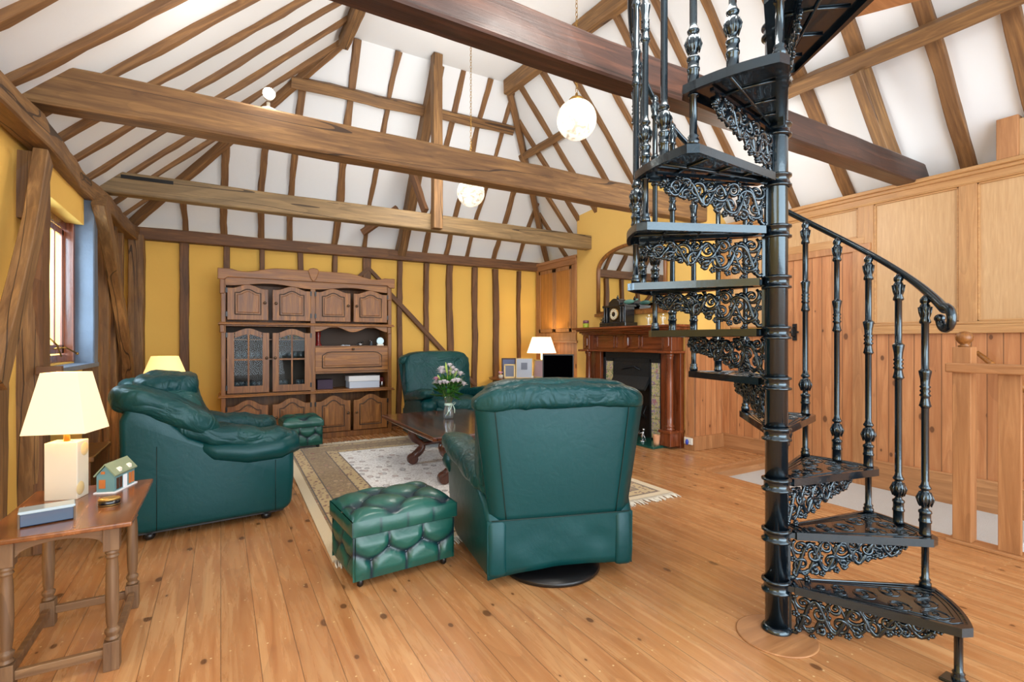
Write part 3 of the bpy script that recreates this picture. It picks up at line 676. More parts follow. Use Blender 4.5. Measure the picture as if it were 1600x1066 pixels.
# wall cupboard beside the chimney
t = thing('built_in_cupboard', 'honey pine wall cupboard with two tall doors beside the chimney breast', 'cupboard')
b = MB(); b.box((4.935, 6.42, 1.36), (4.975, 7.60, 2.62)); b.build('carcass', 'cup_panel', t)
b = MB(); b.box((4.90, 6.42, 2.56), (4.975, 7.60, 2.68)); b.box((4.88, 6.42, 2.65), (4.975, 7.60, 2.70)); b.build('cornice', 'pine_l', t, bevel=.006)
b = MB(); b.box((4.915, 6.43, 1.46), (4.975, 6.55, 2.56)); b.box((4.915, 7.52, 1.46), (4.975, 7.60, 2.56)); b.box((4.912, 6.43, 1.33), (4.975, 7.60, 1.46)); b.build('face_frame', 'pine', t, bevel=.004)
for (a, c) in ((6.56, 7.035), (7.045, 7.51)):
    b = MB(); b.box((4.92, a, 1.47), (4.94, c, 2.55)); dd = b.build('door', 'cup_panel', t, bevel=.003)
    b = MB(); 
    for q in ((a, 1.47, a + .05, 2.55), (c - .05, 1.47, c, 2.55), (a, 1.47, c, 1.53), (a, 2.49, c, 2.55)): b.box((4.912, q[0], q[1]), (4.93, q[2], q[3]))
    b.build('door_frame', 'pine', dd, bevel=.003)
b = MB(); b.box((4.95, 6.42, .15), (4.975, 7.66, 1.29)); struct(b.build('trim_12', 'pine_y'))
b = MB(); b.box((4.90, 6.40, 1.29), (4.975, 7.62, 1.33)); struct(b.build('trim_13', 'pine_l', bevel=.006))
b = MB(); b.box((4.935, 6.42, 0), (4.975, 7.62, .16)); struct(b.build('baseboard_right', 'pine_l', bevel=.004))
b = MB(); b.box((-.98, 7.60, 0), (4.95, 7.65, .13)); struct(b.build('baseboard_back', 'timber_dark', bevel=.004))

# ------------------------------------------------------------------ spiral staircase
PX, PY = 2.17, 1.36; RISE = .2272; STEP = math.radians(27.7); A1 = math.radians(-64.0); NT_ = 14; RO = .66; RB = .62
stair = thing('spiral_staircase', 'black cast iron spiral staircase with openwork risers in front of the fireplace', 'staircase', (PX, PY, 0))
MB().lathe([(.047, 0), (.047, 4.4)], n=28).build('pole', 'iron', stair)
b = MB(); b.lathe([(.062, 0), (.064, .012), (.050, .03)], n=28); b.build('pole_foot', 'iron', stair)
tag(MB().lathe([(.165, .0005), (.165, .004), (.160, .006)], c=(0, 0, 0), n=48).build('stair_base_disc', 'pine_lx', loc=(2.13, 1.335, 0)), 'round wooden plate let into the floor under the stair pole', 'base plate')

def arc_pts(r, a0, a1, n): return [(r * math.cos(a0 + (a1 - a0) * i / n), r * math.sin(a0 + (a1 - a0) * i / n)) for i in range(n + 1)]
def tread_mesh():
    lo = math.radians(-4.5); hi = math.radians(30.5)
    def outline(ins):
        ro = RO - ins
        aL = lo + ins / .45; aH = hi - ins / .45
        pts = []
        nx = .075 + ins * 1.4
        pts.append((nx, -.030 + ins * .5))
        c0 = arc_pts(ro, aL + .05, aH - .05, 12)
        a = (ro - .035); pts.append((a * math.cos(aL), a * math.sin(aL)))
        pts += c0
        pts.append((a * math.cos(aH), a * math.sin(aH)))
        q = (nx * math.cos(hi) - (.030 - ins * .5) * math.sin(hi) * -1 * 0, 0)
        pts.append((nx * math.cos(hi) - (.030 - ins * .5) * math.sin(hi), nx * math.sin(hi) + (.030 - ins * .5) * math.cos(hi)))
        return pts
    b = MB(); o_ = outline(0); i_ = outline(.018); n = len(o_)
    vs = [(x, y, -.034) for x, y in o_] + [(x, y, 0) for x, y in o_] + [(x, y, 0) for x, y in outline(.012)] + [(x, y, -.005) for x, y in i_] + [(x, y, -.034) for x, y in i_] + [(x, y, -.014) for x, y in i_]
    fs = []
    for i in range(n):
        j = (i + 1) % n
        fs += [(i, j, n + j, n + i), (n + i, n + j, 2 * n + j, 2 * n + i), (2 * n + i, 2 * n + j, 3 * n + j, 3 * n + i), (j, i, 4 * n + i, 4 * n + j), (4 * n + j, 4 * n + i, 5 * n + i, 5 * n + j)]
    fs.append(tuple(range(3 * n, 4 * n))); fs.append(tuple(range(6 * n - 1, 5 * n - 1, -1)))
    b.add(vs, fs)
    # hub ring and arm
    b.lathe([(.050, -.05), (.062, -.048), (.062, -.040), (.052, -.036), (.052, -.006), (.062, -.002), (.062, .006), (.050, .010)], n=28, cap=False)
    b.box((.045, -.02, -.03), (.09, .045, -.006))
    # raised scrollwork of the tread
    mid = (lo + hi) / 2
    def P(r, a): return (r * math.cos(a), r * math.sin(a), -.0045)
    for (r, a, R) in ((.55, mid - .17, .055), (.55, mid + .17, .055), (.44, mid - .14, .045), (.44, mid + .14, .045), (.33, mid, .05), (.24, mid - .08, .028), (.24, mid + .10, .028), (.17, mid, .02), (.545, mid, .045)):
        cx, cy, _ = P(r, a)
        for sg in (1, -1):
            b.tube([(cx + R * (1 - .8 * u) * math.cos(a + sg * u * 8), cy + R * (1 - .8 * u) * math.sin(a + sg * u * 8), -.0045) for u in [k / 16 for k in range(17)]], .0034, 4)
    for k in (.025, .045):
        oo = outline(k); b.tube([(x, y, -.004) for x, y in oo + oo[:1]], .0028, 4)
    # ribs below
    for r in (.2, .34, .5):
        b.tube([(r * math.cos(a), r * math.sin(a), -.018) for a in (lo + .07, mid, hi - .07)], .006, 5)
    b.tube([(.1 * math.cos(mid), .1 * math.sin(mid), -.018), (.63 * math.cos(mid), .63 * math.sin(mid), -.018)], .007, 5)
    return b
def spiral(b, cx, cz, R, a0, turns, dr, r0=.0075, n=22, y=0):
    pts = []; rs = []
    for i in range(n + 1):
        u = i / n; a = a0 + dr * turns * 2 * PI * u; r = R * (1 - u) ** .85 + R * .10
        pts.append((cx + r * math.cos(a), y + .004 * math.sin(u * 9), cz + r * math.sin(a))); rs.append(r0 * 1.18 * (.75 + .5 * math.sin(u * PI * 3) ** 2) * (1 - .3 * u))
    b.tube(pts, rs, 6); b.ball(pts[-1], r0 * 1.35, 6, 5)
    for u in (.08, .22, .38):                       # acanthus lobes along the back of the scroll
        i = int(u * n); p = Vector(pts[i]); d = Vector((p.x - cx, 0, p.z - cz)).normalized()
        t = Vector((-d.z, 0, d.x)) * dr
        b.tube([p, p + d * R * .22 + t * R * .1, p + d * R * .30 + t * R * .34], [r0 * .9, r0 * 1.15, r0 * .35], 5)
def riser_mesh():
    b = MB(); rnd = random.Random(3)
    def depth(r): return .196 * (1 - (r - .06) / .53 * .66)
    specs = [(.105, .045, .034, 2.2, 1.5, 1), (.112, .125, .036, -.6, 1.4, -1), (.165, .080, .040, 3.3, 1.5, -1), (.175, .150, .022, 1, 1.2, 1), (.090, .165, .016, .5, 1.1, 1),
             (.225, .045, .030, .4, 1.4, 1), (.240, .110, .038, 2.9, 1.5, 1), (.290, .060, .036, -.4, 1.5, -1), (.300, .128, .020, 2.4, 1.2, -1),
             (.345, .035, .026, 2.0, 1.4, 1), (.350, .092, .032, -1.2, 1.4, 1), (.405, .056, .034, 3.5, 1.5, -1), (.415, .102, .014, 0, 1.1, 1),
             (.460, .034, .024, .6, 1.3, 1), (.462, .078, .022, 2.7, 1.3, -1), (.508, .046, .026, -.6, 1.4, 1), (.550, .026, .018, 1.2, 1.2, -1), (.548, .062, .013, 3.8, 1.1, 1)]
    for cx, cz, R, a0, tn, dr in specs: spiral(b, cx, -cz - .012, R, a0, tn, dr)
    # main running stem and small flowers
    pts = [(.058 + .5 * u, 0, -.02 - depth(.06 + .5 * u) * (.52 + .40 * math.sin(u * 21 + 1))) for u in [k / 60 for k in range(61)]]
    b.tube(pts, [.008 + .0035 * math.sin(k * .9) ** 2 for k in range(61)], 6)
    pts = [(.058 + .48 * u, 0, -.018 - depth(.06 + .48 * u) * (.5 - .42 * math.sin(u * 17 + 2.2))) for u in [k / 50 for k in range(51)]]
    b.tube(pts, .0066, 6)
    for cx, cz in ((.075, .10), (.20, .018), (.27, .150), (.325, .10), (.385, .015), (.44, .088), (.50, .012), (.535, .075), (.14, .19), (.575, .045), (.205, .165)):
        for k in range(5):
            a = k * 2 * PI / 5; b.ball((cx + .009 * math.cos(a), 0, -cz - .012 + .009 * math.sin(a)), (.0074, .0095, .0074), 6, 5)
    b.box((.055, -.008, -.016), (.60, .008, -.002))
    b.box((.048, -.007, -.2), (.060, .007, -.01))
    return b
bal_prof = [(.021, 0), (.023, .006), (.021, .012), (.021, .055), (.024, .058), (.024, .066), (.021, .069), (.021, .095), (.025, .100), (.0235, .108), (.015, .114), (.013, .122), (.019, .134), (.0275, .150), (.029, .166), (.025, .182), (.016, .193), (.014, .198), (.021, .203), (.023, .210), (.018, .217), (.0145, .226), (.013, .236),
            (.014, .24), (.014, .555), (.017, .56), (.023, .566), (.020, .575), (.016, .597), (.016, .606), (.022, .612), (.015, .622), (.020, .632), (.015, .642), (.021, .650), (.016, .657), (.018, .685), (.023, .712), (.024, .720), (.017, .726), (.014, .73),
            (.014, .925), (.021, .930), (.021, .938), (.017, .95), (.019, .985), (.021, 1.0), (.018, 1.008), (.014, 1.014), (.019, 1.022), (.019, 1.034), (.012, 1.045), (.006, 1.052)]
def baluster_mesh(ext=0):
    b = MB(); b.lathe([(r, z + (ext if z > .5 else 0)) for r, z in bal_prof], n=16, flute=(.239, .93 + ext, .24)); 
    for k in range(8):
        a = k * PI / 4
        b.tube([(.021 * math.cos(a), .021 * math.sin(a), .128), (.030 * math.cos(a), .030 * math.sin(a), .16), (.019 * math.cos(a), .019 * math.sin(a), .19)], [.003, .0045, .003], 5)
        b.tube([(.015 * math.cos(a), .015 * math.sin(a), .955 + ext), (.020 * math.cos(a), .020 * math.sin(a), .975 + ext), (.023 * math.cos(a), .023 * math.sin(a), 1.0 + ext)], [.003, .0035, .004], 5)
    return b
def post_mesh():
    b = MB(); b.lathe([(.022, -RISE), (.023, -RISE + .02), (.017, -RISE + .03), (.021, -RISE + .036), (.014, -RISE + .045), (.014, -.04), (.020, -.038), (.020, -.034)], n=16, flute=(-RISE + .046, -.039, .24)); return b
TM = tread_mesh().build('tread', 'iron', stair); RM = riser_mesh().build('riser', 'iron', stair)
BM = baluster_mesh().build('baluster', 'iron', stair); BM2 = baluster_mesh(RISE / 2).build('tall_baluster', 'iron', stair); PM = post_mesh().build('newel_post', 'iron', stair)
def inst(src, z, a, x=0, y=0, first=[]):
    if src.name not in first: first.append(src.name); o = src
    else: o = src.copy(); COL.objects.link(o); o.parent = stair
    o.location = (x, y, z); o.rotation_euler = (0, 0, a); return o
for k in range(NT_):
    z = RISE * (k + 1); a = A1 + STEP * k
    inst(TM, z, a)
    if k < 13: inst(RM, z - .02, a + math.radians(6))
    inst(PM, z, a, RB * math.cos(a), RB * math.sin(a))
    if 1 <= k <= 11:
        inst(BM, z, a, RB * math.cos(a), RB * math.sin(a))
        a2 = a + STEP / 2; inst(BM2, z, a2, RB * math.cos(a2), RB * math.sin(a2))
# small floor bracket of the first post
b = MB(); a = A1; b.cbox((RB * math.cos(a) - .015, RB * math.sin(a) + .01, .006), (.07, .07, .012)); b.build('post_foot', 'iron', stair, bevel=.003)
# handrail with the volute
pts = []; rs = []
def hz(a): return RISE * 2 + 1.055 + RISE * (a - (A1 + STEP)) / STEP
end = A1 + STEP - math.radians(8)
NV = 16
for i in range(NV):                                   # volute curling down and back
    u = i / NV; th = PI * 1.45 * (1 - u)
    R = .036 + .022 * u
    dd = R * math.sin(th); dz = R * math.cos(th) - R
    aa = end - dd / .64
    pts.append((.645 * math.cos(aa), .645 * math.sin(aa), hz(end) + dz)); rs.append(.017 + .009 * u)
n = 120
for i in range(n + 1):
    a = end + (math.radians(268) - end) * i / n
    pts.append((.64 * math.cos(a), .64 * math.sin(a), hz(a))); rs.append(.026 - .008 * min(1, i / 9))
hr = MB(); hr.tube(pts, rs, 10, flat=.75); hr.ball(pts[0], (.021, .021, .019)); hr.build('handrail', 'iron', stair)
# landing of the upper floor
b = MB(); b.prism([(3.02, 1.86), (3.37, 1.26), (4.46, -.6), (2.3, -.6), (2.3, .74), (2.75, 1.2)], 2, 3.20, 3.25)
tag(b.build('upper_landing', 'pine_lx', bevel=.004), 'brown boarded underside of the upper landing at the head of the spiral stair', 'landing')

# ------------------------------------------------------------------ gallery newel and rail
t = thing('stairwell_balustrade', 'pine balustrade with ball-topped newel and flat boards guarding the sunken stairs', 'balustrade', (0, 0, 0))
b = MB(); b.box((4.105, -2.0, 0), (4.235, 1.42, .022)); b.build('base_rail', 'pine_l', t, bevel=.005)
b = MB(); b.box((4.12, 1.293, .022), (4.215, 1.388, 1.27)); b.build('newel_post', 'pine', t, bevel=.004)
b = MB(); b.lathe([(.030, 1.27), (.036, 1.276), (.020, 1.285), (.030, 1.295), (.044, 1.315), (.046, 1.333), (.040, 1.352), (.022, 1.368), (.004, 1.372)], c=(4.167, 1.34, 0), n=24); b.build('newel_ball', 'oak', t)
b = MB(); b.box((4.085, -2.0, 1.105), (4.185, 1.415, 1.165)); b.build('top_rail', 'pine_l', t, bevel=.008)
for k in range(2):
    y = 1.07 + .10 - k * .235
    MB().box((4.135, y - .105, .022), (4.16, y, 1.11)).build('baluster_board', 'pine', t, bevel=.003)
t = thing('wall_handrail', 'brown sloping handrail fixed to the matchboarded wall above the sunken stairs', 'handrail')
MB().tube([(5.34, 1.64, 1.22), (5.34, 1.55, 1.13), (5.34, .9, .48)], [.016, .022, .022], 10).build('rail', 'oak_h', t)
MB().tube([(5.35, 1.42, .99), (5.42, 1.42, .95)], .01, 6).build('bracket', 'black', t)

# ------------------------------------------------------------------ pendant globes and spot
def pendant(loc, top, label, e):
    t = thing('globe_pendant', label, 'pendant lamp', loc, 0, 'etched glass globe pendants')
    MB().ball((0, 0, 0), .15, 32, 20).build('glass_globe', 'globe', t)
    b = MB(); b.lathe([(.055, .135), (.060, .150), (.045, .165), (.014, .172), (.010, .20), (.004, .205)], n=20); b.build('gallery_cap', 'brass', t)
    b = MB(); z = .205; k = 0
    while z < top - loc[2]:
        a = (k % 2) * PI / 2; pts = [(.009 * math.cos(q) * math.cos(a), .009 * math.cos(q) * math.sin(a), z + .017 + .020 * math.sin(q)) for q in [j * PI / 4 for j in range(9)]]
        b.tube(pts, .0026, 4); z += .032; k += 1
    b.build('chain', 'brass', t)
    point('globe_light', loc, e, (1, .93, .80), .14)
pendant((2.33, 3.04, 2.985), 4.94, 'round etched globe pendant hanging just beyond the red-brown tie beam', 9)
pendant((2.36, 4.96, 2.93), 4.94, 'round etched globe pendant half hidden behind the long light brown beam', 9)
t = thing('spot_lamp', 'small bright spot lamp fixed on top of the long light brown tie beam', 'spot lamp', (.30, 4.06, 3.0))
MB().lathe([(.05, -.02), (.05, 0), (.03, .01), (.012, .02), (.012, .05)], n=18).build('lamp_base', 'white_gloss', t)
b = MB(); b.lathe([(.020, 0), (.032, .02), (.040, .075), (.042, .085)], n=20, mt=Matrix.Translation((0, .02, .095)) @ Matrix.Rotation(math.radians(95), 4, 'X')); b.build('lamp_housing', 'white_gloss', t)
MB().ball((0, -.065, .10), (.030, .012, .030), 14, 8).build('bulb', 'bulb', t)
point('spot_lamp_light', (.32, 3.88, 3.20), 9, (1, .95, .86), .05)

# ------------------------------------------------------------------ rug
t = thing('persian_rug', 'large cream and brown patterned rug under the coffee table', 'rug', (2.0, 4.86, 0), math.radians(-1))
b = MB()
def rz(x, y): return .010 + .003 * noise.noise(Vector((x * 2, y * 2, 0)))
nx, ny = 28, 36
vs = [(-1.4 + 2.8 * i / nx, -1.80 + 3.6 * j / ny, rz(i, j)) for j in range(ny + 1) for i in range(nx + 1)]
b.add(vs, [(j * (nx + 1) + i, j * (nx + 1) + i + 1, (j + 1) * (nx + 1) + i + 1, (j + 1) * (nx + 1) + i) for j in range(ny) for i in range(nx)], True)
b.box((-1.4, -1.8, .001), (1.4, 1.8, .008)); b.build('rug_pile', 'rug', t)
b = MB()
for sg in (-1, 1):
    x = -1.39
    while x < 1.39:
        l = random.uniform(.07, .12); dx = random.uniform(-.02, .02)
        b.tube([(x, sg * 1.795, .010), (x + dx * .5, sg * (1.795 + l * .5), .010), (x + dx, sg * (1.795 + l), .005)], [.005, .006, .004], 4); x += .0115
f = b.build('fringe', 'fringe', t); f['kind'] = 'stuff'

# ------------------------------------------------------------------ leather armchairs
def curve_fn(f): return f
# big club armchair (faces +x in its own frame, near arm at y=0)
def club_chair():
    t = thing('club_armchair', 'big dark green leather club armchair with puffy cushions beside the window wall', 'armchair', (-.52, 3.97, 0), math.radians(5))
    Wd = 1.06
    # base
    b = MB(); b.prism([(.05, 0), (.93, 0), (.99, .05), (1.0, .14), (1.0, Wd - .14), (.99, Wd - .05), (.93, Wd), (.05, Wd), (0, Wd - .05), (0, .05)], 2, .06, .43)
    for i, p in enumerate(b.v): b.v[i] = (p[0] * .985, .02 + p[1] * (Wd - .04) / Wd, p[2])
    b.build('seat_base', 'leather', t, bevel=.02, seg=3)
    # arm sides : outline in (x, z)
    prof = [(.05, .06), (.93, .06), (.985, .10), (1.0, .30), (1.0, .50), (.97, .56), (.72, .56), (.50, .58), (.34, .66), (.22, .80), (.10, .88), (.0, .88), (-.035, .80), (-.03, .5), (.0, .15)]
    for y0, y1 in ((0, .235), (Wd - .235, Wd)):
        b = MB(); b.prism([(z, x) for x, z in prof], 1, y0, y1); b.build('arm_side', 'leather', t, bevel=.035, seg=4, smooth=True)
    for y0, sg in ((0, -1), (Wd, 1)):
        pts = [(.38 + .0, y0, .60), (.5, y0 + sg * .012, .545), (.7, y0 + sg * .018, .515), (.9, y0 + sg * .016, .525), (1.01, y0 - sg * .01, .555)]
        b = MB(); b.tube([(x, y - sg * .065, z) for x, y, z in pts], [.05, .085, .10, .105, .095], 16, flat=.85); b.ball((1.0, y0 - sg * .075, .553), (.05, .095, .085), 16, 10); b.build('arm_roll', 'leather', t)
        # puffy arm pad
        def fn(p, y0=y0, sg=sg):
            u = (p.x + .40) / .8
            z = p.z + .13 * (1 - u) ** 2 - .03 * math.sin(PI * u) + (-.045 * u ** 4)
            return (p.x, p.y - sg * .02 * math.sin(PI * u), z)
        b = MB(); b.puff((.64, y0 - sg * .115, .62), (.40, .155, .075), .62, .022, 7, 2 + sg, 56, 24, fn, stretch=(1.6, .5, 1)); b.build('arm_cushion', 'leather_c', t)
        # wing pad of the back
        def fw(p, y0=y0):
            u = (p.x + .30) / .6
            return (p.x, p.y, p.z - .26 * max(0, u) ** 1.7 + .03)
        b = MB(); b.puff((.22, y0 - sg * .16, .90), (.31, .20, .105), .62, .024, 7, 5 + sg, 56, 26, fw, stretch=(.7, 1.6, 1)); b.build('wing_cushion', 'leather_c', t)
        b = MB(); pp = [(-.06, y0 + sg * .0, .84), (.06, y0 + sg * .006, .845), (.2, y0 + sg * .006, .80), (.34, y0 + sg * .006, .70), (.42, y0, .625), (.55, y0 + sg * .022, .575), (.8, y0 + sg * .026, .60), (1.0, y0, .615)]
    b = MB(); b.box((-.03, .1, .08), (.2, Wd - .1, .86)); b.build('back_frame', 'leather', t, bevel=.05, seg=4)
    def fb(p): return (p.x - .10 * (p.z / .3), p.y, p.z - .05 * (p.y / .36) ** 2)
    b = MB(); b.puff((.30, Wd / 2, .80), (.17, .37, .28), .60, .026, 6, 11, 60, 32, fb, stretch=(1, .6, 1.4)); b.build('back_cushion', 'leather_c', t)
    b = MB(); b.puff((.22, Wd / 2, .99), (.20, .33, .09), .65, .024, 7, 12, 60, 24, stretch=(1.4, .6, 1)); b.build('head_cushion', 'leather_c', t)
    b = MB(); b.puff((.66, Wd / 2, .46), (.36, .30, .09), .45, .018, 6, 13, 60, 24); b.build('seat_cushion', 'leather_c', t)
    for y in (-.003, Wd + .003):
        b = MB(); b.tube([(.16, y, .07), (.16, y, .62)], .0022, 4); b.tube([(.87, y, .07), (.87, y, .44)], .0022, 4); b.build('seam', 'seam', t)
    for x in (.12, .82):
        for y in (.07, Wd - .07):
            b = MB(); b.ball((x, y, .028), (.035, .028, .027), 14, 8); b.box((x - .02, y - .02, .02), (x + .02, y + .02, .075)); b.build('castor', 'black', t)
    MB().box((.05, .05, .045), (.93, Wd - .05, .07)).build('underside', 'black', t)
    return t
club_chair()

# swivel recliner: faces +y in its own frame, origin on the floor
def recliner(label, loc, rz, scale=1, splay=.14):
    t = thing('recliner_armchair', label, 'armchair', loc, rz, None, scale)
    b = MB(); b.lathe([(.275, 0), (.285, .012), (.28, .028), (.20, .036), (.10, .040), (.06, .06), (.06, .16)], c=(0, -.19, 0), n=48); b.build('swivel_base', 'black', t)
    # body with skirt
    lo = [(-.375, -.37), (.375, -.37), (.33 + splay, .40), (.24 + splay, .50), (-.24 - splay, .50), (-.33 - splay, .40)]
    b = MB()
    n = 6; vs = [(x, y, .10 if y < 0 else .07) for x, y in lo] + [(x * 1.03, y, .46) for x, y in lo]
    b.add(vs, [tuple(range(n - 1, -1, -1)), tuple(range(n, 2 * n))] + [(i, (i + 1) % n, n + (i + 1) % n, n + i) for i in range(n)])
    b.build('seat_body', 'leather', t, bevel=.03, seg=3)
    # rear skirt, baggy lower edge
    b = MB(); N = 30; vs = []; fs = []
    for j in range(9):
        v = j / 8
        for i in range(N + 1):
            u = i / N; x = -.412 + .824 * u; low = .050 + .030 * math.sin(PI * u) + .02 * u
            z = .36 + (low - .36) * v; y = -.408 + .004 * v + .012 * noise.noise(Vector((u * 6, v * 2.4, 3))) * min(1, v * 2)
            vs.append((x * (1.0 - .005 * v), y, z))
    for j in range(8):
        for i in range(N): fs.append((j * (N + 1) + i, (j + 1) * (N + 1) + i, (j + 1) * (N + 1) + i + 1, j * (N + 1) + i + 1))
    m = len(vs); vs += [(x, y + .012, z) for x, y, z in vs]; fs += [tuple(q + m for q in f[::-1]) for f in fs]
    for i in range(N): a = 8 * (N + 1) + i; fs.append((a, a + m, a + 1 + m, a + 1))
    b.add(vs, fs, True); b.build('rear_skirt', 'leather', t)
    for sg in (-1, 1):
        b = MB(); n = 6
        pr = [(-.385, .06), (.20, .055), (.34, .10), (.40, .30), (.44, .50), (.30, .545), (-.15, .53), (-.32, .44), (-.385, .34)]
        b.prism([(y, z) for y, z in pr], 0, sg * .30, sg * .41)
        b.v = [(x + sg * splay * max(0, (y + .40) / .9), y * 1.08, z) for x, y, z in b.v]; b.build('arm_side', 'leather', t, bevel=.03, seg=4, smooth=True)
        def fa(p, sg=sg):
            u = (p.y + .42) / .84
            return (p.x + sg * (splay + .01) * u, p.y, p.z + .13 * u - .05 - .05 * max(0, u - .8) * 5 * .3)
        b = MB(); b.puff((sg * .345, .10, .56), (.10, .47, .062), .60, .012, 8, 20 + sg, 54, 20, fa, stretch=(.6, 1.6, 1)); b.build('arm_cushion', 'leather_c', t)
        b = MB(); b.tube([(sg * (.33 + splay), .38, .44), (sg * (.335 + splay), .50, .49), (sg * (.34 + splay), .545, .53)], [.06, .095, .055], 14); b.build('arm_front', 'leather', t)
    # outer back panel, wider at the top
    b = MB(); N = 14; Z = 14; vs = []
    for side in (0, 1):
        for j in range(Z + 1):
            v = j / Z; z = .34 + (1.00 - .34) * v; hw = .39 + .088 * v
            for i in range(N + 1):
                u = i / N * 2 - 1
                y = -.405 - .030 * v - .012 * (1 - u * u) * math.sin(PI * v) + side * (.11 - .02 * v) + (.03 if abs(u) == 1 and side == 0 else 0)
                vs.append((u * hw, y, z - (.022 * u * u * v if True else 0)))
    fs = []; K = (N + 1) * (Z + 1)
    for j in range(Z):
        for i in range(N):
            a = j * (N + 1) + i; fs.append((a, a + 1, a + N + 2, a + N + 1)); fs.append((a + K, a + K + N + 1, a + K + N + 2, a + K + 1))
        a = j * (N + 1); fs.append((a, a + N + 1, a + N + 1 + K, a + K)); a += N; fs.append((a, a + K, a + N + 1 + K, a + N + 1))
    for i in range(N):
        a = Z * (N + 1) + i; fs.append((a, a + 1, a + 1 + K, a + K)); a = i; fs.append((a, a + K, a + 1 + K, a + 1))
    b.add(vs, fs, True); b.build('back_panel', 'leather', t)
    for sg in (-1, 1):
        b = MB(); b.tube([(sg * (.31 + .07 * v), -.410 - .030 * v - .012 * (1 - .6) * math.sin(PI * v), .36 + .62 * v) for v in [k / 10 for k in range(11)]], .0022, 4); b.build('seam', 'seam', t)
    b = MB(); b.tube([(-.39 + .78 * k / 12, -.412 - .005 * math.sin(PI * k / 12), .362) for k in range(13)], .003, 4); b.build('seam', 'seam', t)
    def fb(p):
        v = (p.z + .36) / .72
        return (p.x * (1 + .03 * v), p.y - .09 * v, p.z)
    b = MB(); b.puff((0, -.22, .74), (.44, .125, .36), .42, .020, 5, 31, 72, 40, fb, stretch=(.5, 1.2, 2.2)); b.build('back_cushion', 'leather_c', t)
    b = MB(); b.puff((0, -.355, 1.005), (.485, .125, .078), .55, .012, 9, 33, 72, 22, lambda p: (p.x, p.y, p.z * (1.0 if p.z > 0 else .75) - .035 * abs(p.x / .47) ** 3), stretch=(1.6, .5, .6)); b.build('head_roll', 'leather_c', t)
    b = MB(); b.puff((0, .14, .47), (.33, .38, .085), .45, .015, 6, 34, 60, 22); b.build('seat_cushion', 'leather_c', t)
    return t
recliner('green leather swivel recliner seen from behind, in front of the coffee table', (1.72, 2.60, 0), math.radians(-17.4))
recliner('green leather armchair facing the room from the back wall, behind the coffee table', (2.60, 6.28, .012), math.radians(180), 1.06, .06)

